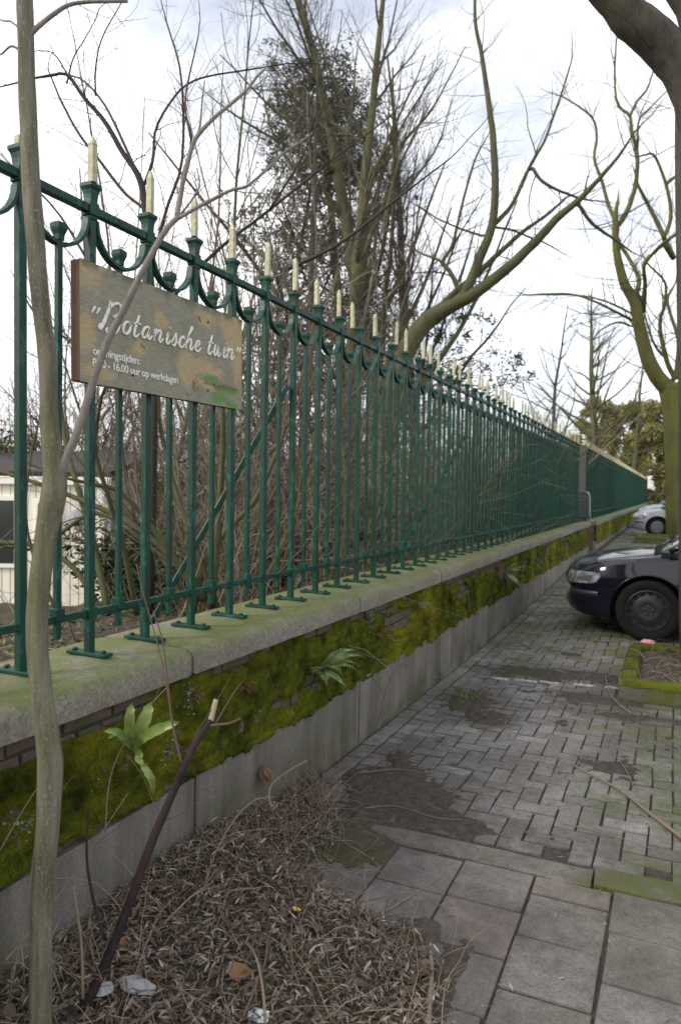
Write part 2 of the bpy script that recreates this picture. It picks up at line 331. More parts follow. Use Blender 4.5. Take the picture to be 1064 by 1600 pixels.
# ------------------------------------------------------------------ mesh helpers
def link(o, parent=None):
    COL.objects.link(o)
    if parent is not None: o.parent = parent
    return o
def obj(name, me, material=None, parent=None, loc=None, smooth=False):
    o = bpy.data.objects.new(name, me)
    if material is not None and not me.materials: me.materials.append(M[material] if isinstance(material, str) else material)
    if smooth: me.polygons.foreach_set('use_smooth', np.ones(len(me.polygons), bool))
    link(o, parent)
    if loc is not None: o.location = loc
    return o
def tag(o, label=None, cat=None, group=None, kind=None):
    if label: o['label'] = label
    if cat: o['category'] = cat
    if group: o['group'] = group
    if kind: o['kind'] = kind
    return o
def empty(name, loc=(0, 0, 0), rz=0):
    o = bpy.data.objects.new(name, None); o.location = loc; o.rotation_euler = (0, 0, rz); o.empty_display_size = .1
    return link(o)
def mesh_np(name, V, FL):
    """V (n,3); FL list of int arrays (m,k)"""
    me = bpy.data.meshes.new(name); V = np.asarray(V, np.float32)
    me.vertices.add(len(V)); me.vertices.foreach_set('co', V.ravel())
    loops = np.concatenate([np.asarray(f, np.int32).ravel() for f in FL]); cnt = np.concatenate([np.full(len(f), np.asarray(f).shape[1], np.int32) for f in FL])
    me.loops.add(len(loops)); me.loops.foreach_set('vertex_index', loops)
    me.polygons.add(len(cnt)); st = np.zeros(len(cnt), np.int32); st[1:] = np.cumsum(cnt)[:-1]
    me.polygons.foreach_set('loop_start', st); me.polygons.foreach_set('loop_total', cnt)
    me.polygons.foreach_set('use_smooth', np.zeros(len(cnt), bool)); me.update(calc_edges=True); return me
def grid_mesh(name, P):
    """P (a,b,3) -> quads"""
    a, b = P.shape[:2]; i = np.arange(a*b).reshape(a, b)
    q = np.stack([i[:-1, :-1], i[1:, :-1], i[1:, 1:], i[:-1, 1:]], -1).reshape(-1, 4)
    return mesh_np(name, P.reshape(-1, 3), [q])
def scatter(name, TV, TF, T, P):
    """template verts TV (k,3), faces TF (m,n); T (N,3,3) and positions P (N,3)"""
    n, k = len(P), len(TV)
    V = np.einsum('nij,kj->nki', T, TV) + P[:, None, :]
    F = (np.asarray(TF)[None] + (np.arange(n)*k)[:, None, None]).reshape(-1, np.asarray(TF).shape[1])
    return mesh_np(name, V.reshape(-1, 3), [F])
def rot_rand(n, tilt=math.pi, rg=rng, size=(1, 1)):
    """random rotations: spin about z then a tilt, scaled"""
    a = rg.uniform(0, 2*math.pi, n); b_ = rg.uniform(-tilt, tilt, n); c_ = rg.uniform(-tilt, tilt, n); s = rg.uniform(size[0], size[1], n)
    ca, sa, cb, sb, cc, sc_ = np.cos(a), np.sin(a), np.cos(b_), np.sin(b_), np.cos(c_), np.sin(c_); o = np.zeros(n); i = np.ones(n)
    Rz = np.array([[ca, -sa, o], [sa, ca, o], [o, o, i]]).transpose(2, 0, 1)
    Rx = np.array([[i, o, o], [o, cb, -sb], [o, sb, cb]]).transpose(2, 0, 1)
    Ry = np.array([[cc, o, sc_], [o, i, o], [-sc_, o, cc]]).transpose(2, 0, 1)
    return Rz @ Rx @ Ry * s[:, None, None]
class Tubes:
    """collects polylines with radii and sweeps them, vectorised"""
    def __init__(s): s.g = {}
    def add(s, P, r, sides=4):
        P = np.asarray(P, float); r = np.broadcast_to(np.asarray(r, float), (len(P),))
        s.g.setdefault((len(P), sides), []).append((P, r)); return s
    def build(s, name, material, parent=None, smooth=True):
        VV, FF, off = [], [], 0
        for (n, k), L in s.g.items():
            P = np.array([a for a, _ in L]); r = np.array([b for _, b in L]); m = len(L)
            T = np.gradient(P, axis=1); T /= np.linalg.norm(T, axis=2, keepdims=True)+1e-9
            D = P[:, -1]-P[:, 0]; D /= np.linalg.norm(D, axis=1, keepdims=True)+1e-9
            ref = np.where(np.abs(D[:, 2:3]) > .8, np.array([[1., .13, 0]]), np.array([[0, 0.07, 1.]]))
            A = np.cross(T, ref[:, None, :]); A /= np.linalg.norm(A, axis=2, keepdims=True)+1e-9
            B = np.cross(T, A)
            th = np.arange(k)*2*math.pi/k
            V = P[:, :, None, :] + r[:, :, None, None]*(np.cos(th)[None, None, :, None]*A[:, :, None, :] + np.sin(th)[None, None, :, None]*B[:, :, None, :])
            idx = (off + np.arange(m*n*k)).reshape(m, n, k)
            nx = np.roll(idx, -1, axis=2)
            FF.append(np.stack([idx[:, :-1], nx[:, :-1], nx[:, 1:], idx[:, 1:]], -1).reshape(-1, 4))
            if k >= 5:
                FF_c = [idx[:, 0, ::-1].reshape(m, k), idx[:, -1, :].reshape(m, k)]
                FF += FF_c
            VV.append(V.reshape(-1, 3)); off += m*n*k
        return obj(name, mesh_np(name, np.concatenate(VV), FF), material, parent, smooth=smooth)
def smooth_path(P, n):
    """Catmull-Rom through P, n points; works on any width"""
    P = np.asarray(P, float); k = len(P)
    Q = np.vstack([2*P[0]-P[1], P, 2*P[-1]-P[-2]]); t = np.linspace(0, k-1-1e-6, n); i = t.astype(int); f = (t-i)[:, None]
    a, b_, c_, d = Q[i], Q[i+1], Q[i+2], Q[i+3]
    return .5*((2*b_)+(-a+c_)*f+(2*a-5*b_+4*c_-d)*f*f+(-a+3*b_-3*c_+d)*f**3)
def bm_box(sx, sy, sz, bevel=0, seg=1, name='box'):
    bm = bmesh.new(); bmesh.ops.create_cube(bm, size=1)
    bmesh.ops.scale(bm, vec=(sx, sy, sz), verts=bm.verts)
    if bevel: bmesh.ops.bevel(bm, geom=list(bm.edges), offset=bevel, segments=seg, affect='EDGES', profile=.6)
    me = bpy.data.meshes.new(name); bm.to_mesh(me); bm.free(); return me
class Boxes:
    def __init__(s): s.V = []; s.F = []; s.n = 0
    def box(s, c, d, rot=None):
        c = np.asarray(c, float); d = np.asarray(d, float)/2
        v = np.array([[x, y, z] for x in (-1, 1) for y in (-1, 1) for z in (-1, 1)])*d
        if rot is not None: v = v @ np.asarray(rot).T
        s.V.append(v+c); s.F.append(np.array([[0, 1, 3, 2], [4, 6, 7, 5], [0, 4, 5, 1], [2, 3, 7, 6], [0, 2, 6, 4], [1, 5, 7, 3]])+s.n); s.n += 8; return s
    def build(s, name, material, parent=None): return obj(name, mesh_np(name, np.concatenate(s.V), s.F), material, parent)
def ring_loft(name, rings, caps=True, closed=True):
    """rings (n,k,3)"""
    Rg = np.asarray(rings, float); n, k = Rg.shape[:2]; i = np.arange(n*k).reshape(n, k); j = np.roll(i, -1, 1)
    if closed: q = np.stack([i[:-1], j[:-1], j[1:], i[1:]], -1).reshape(-1, 4)
    else: q = np.stack([i[:-1, :-1], i[:-1, 1:], i[1:, 1:], i[1:, :-1]], -1).reshape(-1, 4)
    F = [q]
    if caps: F += [i[0][::-1].reshape(1, k), i[-1].reshape(1, k)]
    return mesh_np(name, Rg.reshape(-1, 3), F)
def lathe(name, prof, k=32, axis='y', caps=True):
    th = np.arange(k)*2*math.pi/k; rings = []
    for r, h in prof:
        if axis == 'y': rings.append(np.stack([r*np.cos(th), np.full(k, h), r*np.sin(th)], 1))
        else: rings.append(np.stack([r*np.cos(th), r*np.sin(th), np.full(k, h)], 1))
    return ring_loft(name, rings, caps)

# ------------------------------------------------------------------ terrain
X_WALL = -1.733
def street_z(y):
    y = np.asarray(y, float)
    return .26*sstep(6.0, 19.0, y) + np.maximum(y-19, 0)*.002
def pile_line(y):        # outer edge (x) of the litter bank, as a function of y
    return np.interp(y, [-1, 1.3, 1.7, 2.0, 2.2, 2.36, 2.44, 2.50, 2.57, 2.8, 3.0, 3.2, 3.36, 3.6], [-.45, -.53, -.60, -.65, -.70, -.80, -.98, -1.18, -1.36, -1.44, -1.52, -1.62, -1.72, -1.80])
def dirt(x, y):
    d = np.zeros(np.broadcast(x, y).shape)
    for cx, cy, rx, ry, a in DIRT:
        d = np.maximum(d, a*(1.25-np.sqrt(((x-cx)/rx)**2+((y-cy)/ry)**2)))
    d = d - 3.0*sstep(3.2, 3.0, y)*sstep(-.62, -.45, x)
    return d + (fbm(x*4.5, y*4.5, 5)-.5)*1.3 + (fbm(x*28, y*28, 6, 3)-.5)*.55
def soil_z(x, y):
    n = fbm(x*22, y*22, 3, 4)-.5; nb = fbm(x*3, y*3, 9)-.5
    z = -.0095 + n*.008 + nb*.004
    d = dirt(x, y); z = z + sstep(.08, .85, d)*(.025+.010*n)
    bank = sstep(0, .55, pile_line(y)-x)
    z = z + bank*(.11+.06*nb) + sstep(-.05, .12, pile_line(y)-x)*.016
    hug = sstep(.07, 0.0, x-X_WALL)*(1-sstep(16, 18, y))
    return z + hug*.008 + street_z(y)
xs = np.concatenate([np.arange(-1.75, .45, .0145), np.arange(.46, 1.5, .06), np.arange(1.6, 14, .6), [20, 40]])
ys = np.concatenate([np.arange(-6, .8, .3), np.arange(.85, 7.2, .0145), np.arange(7.2, 12, .06), np.arange(12.1, 22, .25), np.arange(22, 140, 3)])
XX, YY = np.meshgrid(xs, ys, indexing='ij'); ZZ = soil_z(XX, YY)
tag(obj('ground', grid_mesh('ground', np.stack([XX, YY, ZZ], -1)), 'soil', smooth=True), 'dark sandy soil under the paving, bare in trodden patches', 'ground', kind='structure')

def garden_z(x, y):
    near = sstep(-9, -2.2, x)
    return .02+.42*near + (fbm(x*.9, y*.9, 21)-.5)*.22 + (fbm(x*7, y*7, 22)-.5)*.05
gx_ = -np.concatenate([np.arange(2.16, 8, .11), np.arange(8, 40, 1.0), [60, 120, 300]])[::-1]
gy_ = np.concatenate([[-60, -20, -6], np.arange(-3, 16, .14), np.arange(16, 60, 1.0), [80, 140, 400]])
XX, YY = np.meshgrid(gx_, gy_, indexing='ij'); ZG = garden_z(XX, YY)
tag(obj('garden_ground', grid_mesh('garden_ground', np.stack([XX, YY, ZG], -1)), 'garden_soil', smooth=True), 'brown earth of the garden behind the railing', 'ground', kind='structure')

# ------------------------------------------------------------------ paving
def jitter_rot(o, s=.008): o.rotation_euler = (rng.normal(0, s), rng.normal(0, s), rng.normal(0, s*.8))
def near_top(x, y): return float(street_z(y))
tile_root = tag(empty('tile_paving', (-.6, 2.3, 0)), 'grey concrete slabs of the footway in the foreground', 'paving', kind='structure')
tile_me = bm_box(.285, .285, .05, .007, 2, 'paving_tile')
for ob_m in (tile_me,): ob_m.polygons.foreach_set('use_smooth', np.zeros(len(ob_m.polygons), bool))
half_me = bm_box(.288, .128, .05, .005, 2, 'paving_tile_half'); half_me.materials.append(M['paving_tile_pink'])
pink_me = bm_box(.289, .289, .05, .005, 2, 'paving_tile_pink'); pink_me.materials.append(M['paving_tile_pink'])
cols = [(-1.362, 2.56, 0), (-1.067, 2.70, 0), (-.772, 2.712, 0), (-.477, 2.575, 1), (-.181, 2.733, 0), (.115, 2.58, 1), (.411, 2.73, 0), (.707, 2.58, 1), (1.0, 2.73, 0)]
for (x0, yj, hb) in cols:
    if hb:
        o = obj('paving_tile', half_me if True else None, None, None); o.parent = tile_root
        o.location = (x0+.148+.6, yj+.30+.066-2.3, -.025+.001); jitter_rot(o)
    for k in range(-9, 1):
        yc = yj+.148+.298*k
        if k == 0 and not hb: yc = yj+.146
        mm = pink_me if (abs(x0+.772) < .01 and k == -1) else tile_me
        o = obj('paving_tile', mm, 'paving_tile', tile_root); o.location = (x0+.148+.6+rng.normal(0, .002), yc-2.3+rng.normal(0, .002), -.025+rng.normal(.001, .0022)); jitter_rot(o, .007)
# flush kerb between slabs and bricks
kroot = tag(empty('kerb_band', (0, 3.08, 0)), 'mossy concrete kerb band between slabs and bricks', 'kerb', kind='structure')
def kerb_stone(x0, x1, w, rz, loc, dz, broken=False):
    n = 14; rings = []
    for i in range(n+1):
        x = x0+(x1-x0)*i/n; e = .004*rng.normal(); f = 1.0
        if broken and i < 3: f = [.35, .62, .92][i]
        if i in (0, n) and not broken: f = .96
        hw = w/2*f; off = (1-f)*w*.25
        rings.append([(x, -hw+off+e, -.08), (x, -hw+off+e, -.008), (x, -hw+.012+off+e, .002), (x, hw-.012+off, .002+.001*rng.normal()), (x, hw+off+e*.5, -.008), (x, hw+off, -.08)])
    o = obj('kerb_stone', ring_loft('kerb_stone', rings), 'kerb_concrete', kroot); o.location = loc; o.rotation_euler = (0, .004*rng.normal(), rz); o.location.z = dz
    return o
kerb_stone(-1.24, -.265, .135, .0, (0, .005, 0), .006, True)
kerb_stone(-.255, .75, .15, .035, (0, .02, 0), .016)
kerb_stone(.76, 1.7, .15, .03, (0, .05, 0), .012)
# herringbone
br_root = tag(empty('brick_paving', (0, 3.2, 0)), 'grey concrete bricks laid in herringbone bond, mossy in places', 'paving', kind='structure')
BL, BW = .205, .1025
brick_me = bm_box(BL-.008, BW-.008, .06, .006, 2, 'paving_brick'); brick_me.materials.append(M['paving_brick'])
half_b = bm_box(BW-.008, BW-.008, .06, .006, 2, 'paving_brick_half'); half_b.materials.append(M['paving_brick'])
spots = []
XL = X_WALL+.125
for a in range(-90, 260):
    for c_ in range(-4, 50):
        # 90 degree herringbone on a BW lattice: a horizontal brick at (i, j) when (i - j) % 4 == 0, a vertical one at (i-j)%4==2 shifted
        i, j = c_, a
        k = (i-j) % 4
        if k == 0: spots.append((i+1.0, j+.5, 0))
        elif k == 3: spots.append((i+.5, j+1.0-0.0, 1))
S = np.array(spots); SX = S[:, 0]*BW + XL; SY = S[:, 1]*BW + 8.0
ROTZ = S[:, 2]
bricks = []
for x, y, r_ in zip(SX, SY, ROTZ):
    hx, hy = (BL/2, BW/2) if r_ == 0 else (BW/2, BL/2)
    if y-hy < 3.17 or y > 30: continue
    xl = XL if y < 17.6 else XL+BW
    if x+hx > 2.4 or x+hx < xl+.03: continue
    if .0 < x+.36 and 5.80 < y < 7.62 and x < 1.6 and x-hx > -.50: continue        # tree bed
    half = False
    if x-hx < xl-.03:
        if r_ == 0: x = x+hx-BW/2; half = True
        else: continue
    bricks.append((x, y, r_, half))
# edge course along the wall, one brick wide
y = 3.36
while y < 17.5:
    bricks.append((X_WALL+.066, y, 2, False)); y += BL+.002
def vis(bk):
    x, y, r_, h = bk
    P = np.array([x, y, 0])-np.array([0, 0, CAM_H]); d = P@_F
    u = 532+CAM_F*(P@_R2)/d
    return -d if (d > 0 and u < 1095) else -1e6+(-d)
bricks.sort(key=vis, reverse=True)
FV, FFc = [], []; bv = np.array([v.co for v in brick_me.vertices]); bf = [list(p.vertices) for p in brick_me.polygons]
far = []
def place_brick(bk, dip=True):
    x, y, r_, h = bk
    z = float(street_z(y)) + rng.normal(0, .0022) + .006*(float(vnoise(x*1.7, y*1.7, 44))-.5)
    if r_ == 2: z += .004
    rz = 0 if r_ == 0 else math.pi/2
    return x+rng.normal(0, .0016), y+rng.normal(0, .0016), z-.03, rz+rng.normal(0, .012), rng.normal(0, .010), rng.normal(0, .010)
for n_, bk in enumerate(bricks):
    x, y, z, rz, ax, ay = place_brick(bk)
    if n_ < 299:
        o = bpy.data.objects.new('paving_brick', half_b if bk[3] else brick_me); link(o, br_root)
        o.location = (x, y-3.2, z); o.rotation_euler = (ax, ay, rz)
    else: far.append((x, y-3.2, z, rz, ax, ay, bk[3]))
T = []; P = []
for x, y, z, rz, ax, ay, h in far:
    mt = np.array(Matrix.Rotation(rz, 3, 'Z') @ Matrix.Rotation(ay, 3, 'Y') @ Matrix.Rotation(ax, 3, 'X'))
    if h: mt = mt @ np.diag([.5, 1, 1])
    T.append(mt); P.append((x, y, z))
bm = bmesh.new(); bm.from_mesh(brick_me); bmesh.ops.triangulate(bm, faces=bm.faces); tmp = bpy.data.meshes.new('t'); bm.to_mesh(tmp); bm.free()
fb = obj('far_paving_bricks', scatter('far_paving_bricks', np.array([v.co for v in tmp.vertices]), [list(p.vertices) for p in tmp.polygons], np.array(T), np.array(P)), 'paving_far', br_root); fb['kind'] = 'stuff'
bpy.data.meshes.remove(tmp)
# worn white road-paint marks on the sunken strip
wl = tag(empty('parking_line', (-.9, 6.12, 0)), 'worn broken white painted line across the brick paving', 'road marking', kind='structure')
for (x0, x1, yy) in ((-1.36, -1.22, 6.05), (-1.17, -.99, 6.09), (-.98, -.82, 6.12), (-.71, -.55, 6.17), (-.47, -.37, 6.2)):
    n = 10; a = np.linspace(x0, x1, n); lo = yy-.013+rng.normal(0, .006, n); hi = yy+.011+rng.normal(0, .007, n)
    lo[[0, -1]] += .01; hi[[0, -1]] -= .01
    zt = np.full(n, .0135)
    rings = np.stack([np.stack([a, lo, zt-.012], 1), np.stack([a, lo, zt], 1), np.stack([a, hi, zt], 1), np.stack([a, hi, zt-.012], 1)], 1)
    o = obj('paint_mark', ring_loft('paint_mark', rings), 'white_paint', wl); o.location = (.9, -6.12, 0)

# ------------------------------------------------------------------ the garden wall
wall = tag(empty('garden_wall', (X_WALL, 1.0, 0)), 'low mossy brick wall with stone coping and concrete plinth, in the foreground', 'wall')
WL = np.array([X_WALL, 1.0, 0])
def wobj(name, me, material): 
    o = obj(name, me, material, wall); o.location = (-WL[0], -WL[1], 0); return o
def wall_core(y0, y1, dx, parent_off, zt=.835):
    return Boxes().box(((-1.762+dx-2.15)/2, (y0+y1)/2, (zt-.2)/2+.0), (2.15-1.762+dx*0, y1-y0, zt+.2))
b_ = Boxes(); b_.box(((-1.762-2.15)/2, 7.43, .30), (.388, 19.4, 1.06)); o = b_.build('wall_core', 'mortar', wall); o.location = (-WL[0], -WL[1], 0)
WALL_END = 17.15
# coping stones
def coping_profile():
    pr = [(-1.70, .838), (-1.698, .895)]
    for a in np.linspace(0, math.pi/2, 6)[1:]: pr.append((-1.698-.052*(1-math.cos(a)), .895+.048*math.sin(a)))
    pr += [(-1.95, .951), (-2.16, .945), (-2.185, .925), (-2.185, .838)]
    return pr
CPR = np.array(coping_profile())
def coping_mesh(L, nm, seed):
    rr = np.random.default_rng(seed); n = 22; yy = np.concatenate([[0, .006, .02], np.linspace(.08, L-.08, n-6), [L-.02, L-.006, L]]); rings = []
    c = CPR.mean(0)
    for i, y in enumerate(yy):
        f = 1.0
        if i in (0, len(yy)-1): f = .93
        elif i in (1, len(yy)-2): f = .98
        p = c+(CPR-c)*np.array([1-(1-f)*.25, f]); p = p+rr.normal(0, .0012, p.shape)
        rings.append(np.stack([p[:, 0], np.full(len(p), y), p[:, 1]], 1))
    return ring_loft(nm, rings)
cop_mes = [coping_mesh(1.661, 'coping_stone', s) for s in (1, 2, 3)]
for k in range(-2, 9):
    y0 = 2.333+1.676*k; me = cop_mes[k % 3]
    o = obj('coping_stone', me, 'coping', wall, smooth=True); o.location = (-WL[0]+rng.normal(0, .002), y0-WL[1]+.004, rng.normal(0, .002))
    me.polygons.foreach_set('use_smooth', np.ones(len(me.polygons), bool))
    try: me.set_sharp_from_angle(angle=R(40))
    except Exception: pass
# plinth slabs
PL_TOP = .40
for k in range(-2, 10):
    y0 = 2.41+1.686*k; L = 1.672
    if y0 > WALL_END-.3: continue
    L = min(L, WALL_END-y0)
    me = bm_box(.06, L, PL_TOP+.25, .004, 1, 'plinth_slab')
    o = obj('plinth_slab', me, 'plinth', wall); o.location = (X_WALL-.03-WL[0]+rng.normal(0, .0025), y0+L/2-WL[1], (PL_TOP-.25)/2+rng.normal(0, .004)); o.rotation_euler = (0, rng.normal(0, .004), 0)
# bricks of the wall
WB_X = -1.748; CP = .0618
wb_me = bm_box(.10, .213, .0525, .004, 1, 'brick'); wb_me.materials.append(M['brick'])
wbh_me = bm_box(.10, .100, .0525, .004, 1, 'brick_header'); wbh_me.materials.append(M['brick'])
cand = []
for c_ in range(7):
    zc = PL_TOP+.005+CP*(c_+.5); hdr = c_ % 2
    if not hdr:
        for y in np.arange(-1.2, WALL_END-.1, .2245): cand.append((y+.107, zc, 0))
    else:
        for y in np.arange(-1.2-.056, WALL_END-.1, .1123): cand.append((y+.05, zc, 1))
near_c = sorted([c for c in cand if c[0] > 1.1], key=lambda c: c[0]); other = [c for c in cand if c[0] <= 1.1] + near_c[296:]
for (y, z, h) in near_c[:296]:
    o = bpy.data.objects.new('brick', wbh_me if h else wb_me); link(o, wall)
    o.location = (WB_X-.05-WL[0]+rng.normal(0, .003), y-WL[1], z); o.rotation_euler = (rng.normal(0, .012), 0, rng.normal(0, .012))
b_ = Boxes()
for (y, z, h) in other: b_.box((WB_X-.05+rng.normal(0, .003), y, z), (.10, .100 if h else .213, .0525))
o = b_.build('far_wall_bricks', 'brick', wall); o.location = (-WL[0], -WL[1], 0); o['kind'] = 'stuff'

# moss mat over the bricks
def moss_h(y, z, seed=0, top=.835, bot=None):
    base = .013 + .050*(fbm(y*8, z*10, 31+seed)-.36) + .026*(fbm(y*27, z*30, 33+seed, 3)-.5)
    # courses show through
    ph = ((z-PL_TOP-.005)/CP) % 1; groove = sstep(.13, 0, np.minimum(ph, 1-ph)); cy = ((y+1.2)/.2245+np.floor((z-PL_TOP-.005)/CP)*.37) % 1
    groove = np.maximum(groove, sstep(.05, 0, np.minimum(cy, 1-cy)))
    base = base - .011*groove*(fbm(y*2.1, z*3, 37)*1.6)
    # bare brick under the coping and in a few holes
    bare = sstep(.645, .73, fbm(y*2.6, z*6, 41+seed, 5)+.19*sstep(.73, .79, z)-.10*sstep(.6, .45, z)+.03*sstep(2.6, 1.5, y))
    edge = PL_TOP-.035+.05*(fbm(y*5, y*0, 43)-.5)+.045*(fbm(y*21, y*0, 45)-.5)+.05*sstep(2.8, 1.6, y)
    low = sstep(edge+.022, edge, z)
    return base*(1-bare) - .05*bare - .07*low
def moss_sheet(name, yv, zv, parent, loc, dx=0.0):
    Y, Z = np.meshgrid(yv, zv, indexing='ij'); H = moss_h(Y, Z); H = H*sstep(.838, .828, Z) - .03*sstep(.83, .838, Z)
    Hf = np.where((Z < PL_TOP+.004) & (H > .002), np.maximum(H, .019), H)
    o = obj(name, grid_mesh(name, np.stack([WB_X+dx+Hf, Y, Z], -1)), 'moss', parent, smooth=True); o.location = loc; o['kind'] = 'stuff'; return o
moss_sheet('moss', np.concatenate([np.arange(.2, 7.5, .0125), np.arange(7.5, WALL_END, .04)]), np.concatenate([np.arange(.33, .84, .0105), [.841]]), wall, (-WL[0], -WL[1], 0))
n = 90000; yy = 1.1+8.9*rng.random(n)**1.5; zz = rng.uniform(.33, .83, n); hh = moss_h(yy, zz); k = hh > .004; yy, zz, hh = yy[k], zz[k], hh[k]; n = len(yy)
TV = np.array([[0, -.0011, 0], [0, .0011, 0], [.011, 0, .004]]); TF = np.array([[0, 1, 2]])
Tm = rot_rand(n, .9, size=(.5, 1.35)); a = rng.uniform(-.9, .9, n); ca, sa = np.cos(a), np.sin(a); o_ = np.zeros(n); i_ = np.ones(n)
Rz = np.array([[ca, -sa, o_], [sa, ca, o_], [o_, o_, i_]]).transpose(2, 0, 1); b2 = rng.uniform(-1.2, .9, n); cb, sb = np.cos(b2), np.sin(b2)
Ry = np.array([[cb, o_, sb], [o_, i_, o_], [-sb, o_, cb]]).transpose(2, 0, 1)
fz = obj('moss_shoots', scatter('moss_shoots', TV, TF, (Rz @ Ry)*rng.uniform(.7, 2.0, n)[:, None, None], np.stack([WB_X+np.where(zz < PL_TOP+.004, np.maximum(hh, .019), hh)-.002, yy, zz], 1)), 'moss', wall); fz.location = (-WL[0], -WL[1], 0); fz['kind'] = 'stuff'

# second wall, beyond the gap, standing a little forward
DX2, Y2, Y2E = .10, 17.70, 62.0
wall2 = tag(empty('garden_wall', (X_WALL+DX2, Y2, 0)), 'farther mossy wall section beyond the grey fence post, running to the street end', 'wall')
L2 = (-(X_WALL+DX2), -Y2, 0)
b_ = Boxes(); b_.box((-1.762+DX2-.2, (Y2+Y2E)/2, .30), (.40, Y2E-Y2-.02, 1.06)); o = b_.build('wall_core', 'brick', wall2); o.location = L2
for k in range(26):
    y0 = Y2+1.676*k
    if y0 > Y2E-1: break
    o = obj('coping_stone', cop_mes[k % 3], 'coping', wall2); o.location = (DX2+L2[0], y0+L2[1]+.004, 0)
    o = obj('plinth_slab', bpy.data.meshes.get('plinth_slab'), 'plinth', wall2); o.location = (-.03, y0+.84+L2[1], (PL_TOP-.25)/2+.07)
o = moss_sheet('moss', np.arange(Y2+.02, Y2E, .06), np.concatenate([np.arange(.36, .84, .02), [.841]]), wall2, (DX2+L2[0], L2[1], 0), 0)

# ------------------------------------------------------------------ the railing
FX, Y0F, SP = -1.949, 2.032, .3091
Z_RAIL_T, Z_RAIL_B, Z_COP = 2.578, 1.108, .951
fence = tag(empty('iron_railing', (FX, 1.0, Z_COP)), 'dark green iron railing with cream spikes on the near wall', 'fence')
FO = np.array([FX, 1.0, Z_COP])
def rings_sq(prof, squash=1.0):
    out = []
    for hw, z in prof: out.append([(-hw*squash, -hw, z), (hw*squash, -hw, z), (hw*squash, hw, z), (-hw*squash, hw, z)])
    return out
def sq_mesh(name, prof, sq=1.0): return ring_loft(name, rings_sq(prof, sq))
def bev(me, w=.003):
    bm = bmesh.new(); bm.from_mesh(me); bmesh.ops.bevel(bm, geom=list(bm.edges), offset=w, segments=1, affect='EDGES'); bm.to_mesh(me); bm.free(); return me
tall_me = bev(sq_mesh('upright', [(.0153, 0), (.0153, 1.592)]), .0032)
cap_me = sq_mesh('upright_cap', [(.0168, 1.6455-1.59+1.588-1.6455+.0), (.0168, 1.66-.0), (.0185, 1.672), (.0225, 1.688), (.0275, 1.700), (.0275, 1.710), (.022, 1.716)])
cap_me = sq_mesh('upright_cap', [(.0170, 1.592), (.0172, 1.665), (.0182, 1.678), (.0215, 1.694), (.0275, 1.706), (.0275, 1.716), (.021, 1.722)])
collar_me = bev(sq_mesh('collar', [(.0225, 1.603), (.0225, 1.651)]), .003)
spike_me = sq_mesh('spike', [(.0115, 1.722), (.0108, 1.862), (.0112, 1.868), (.004, 1.897), (.001, 1.900)])
spike2_me = sq_mesh('spike', [(.0125, 1.722), (.0112, 1.850), (.0128, 1.856), (.001, 1.888)])
short_me = bev(sq_mesh('short_bar', [(.0107, .085), (.0107, 1.470)]), .0023)
shcap_me = sq_mesh('short_bar_cap', [(.0125, 1.470), (.0135, 1.488), (.0185, 1.502), (.0205, 1.510), (.0205, 1.524), (.015, 1.530)])
shcol_me = bev(sq_mesh('collar_short', [(.0195, .150), (.0195, .196)]), .003)
talcol_me = bev(sq_mesh('collar_low', [(.0215, .136), (.0215, .178)]), .003)
plate_bm = bm_box(.185, .046, .013, .002, 1, 'base_plate')
bolt_me = lathe('bolt', [(.010, 0), (.0105, .004), (.009, .009), (.004, .010)], 6, 'z')
# arc band between two uprights
nA = 15; rings = []
for i in range(nA+1):
    a = math.pi*i/nA; rr = SP/2-.022
    def pt(r_, x_): return (x_, SP/2-math.cos(a)*r_, 1.592-.0 - math.sin(a)*r_*1.0)
    rings.append([pt(rr+.006, -.0145), pt(rr+.006, .0145), pt(rr-.006, .0145), pt(rr-.006, -.0145)])
arc_me = ring_loft('arch_band', rings)
# arch legs rise straight up to the rail; scale the drop to the photograph (bottom of the arch 0.165 below the rail)
def fpart(name, me, y, material='green', dz=0):
    o = bpy.data.objects.new(name, me)
    if not me.materials: me.materials.append(M[material])
    link(o, fence); o.location = (0, y-FO[1], dz); return o
NB0, NB1 = -5, 48
for i in range(NB0, NB1+1):
    y = Y0F+SP*i
    u = fpart('upright', tall_me, y); u.rotation_euler = (rng.normal(0, .0012), rng.normal(0, .0015), rng.normal(0, .02))
    def sub(name, me, material='green', parent=u):
        o = bpy.data.objects.new(name, me)
        if not me.materials: me.materials.append(M[material])
        link(o, parent); return o
    sub('cap', cap_me); sub('collar', collar_me)
    if i % 5 == 0: sub('collar', talcol_me)
    s_ = sub('spike', spike_me if i % 3 else spike2_me, 'cream'); s_.rotation_euler = (rng.normal(0, .012), rng.normal(0, .010), rng.normal(0, .1))
    if i == -1: s_.scale = (1, 1, .2); s_.location = (0, 0, 1.722*.8)
    p_ = sub('base_plate', plate_bm); p_.location = (0, 0, .0068)
    for sx in (-.068, .068):
        q = sub('bolt', bolt_me); q.location = (sx, rng.normal(0, .002), .0135)
    if i < NB1:
        s_ = fpart('short_bar', short_me, y+SP/2); s_.rotation_euler = (rng.normal(0, .0015), rng.normal(0, .0015), rng.normal(0, .03))
        sub('cap', shcap_me, parent=s_); sub('collar', shcol_me, parent=s_)
        fpart('arch_band', arc_me, y)
yA, yB = Y0F+SP*NB0-.1, Y0F+SP*NB1+.05
def rail(name, zc, hx, hz):
    me = bev(bm_box(hx, yB-yA, hz, 0, 1, name), .003); o = obj(name, me, 'green', fence); o.location = (0, (yA+yB)/2-FO[1], zc-FO[2]); return o
rail('top_rail', Z_RAIL_T, .030, .030); rail('bottom_rail', Z_RAIL_B, .024, .026)
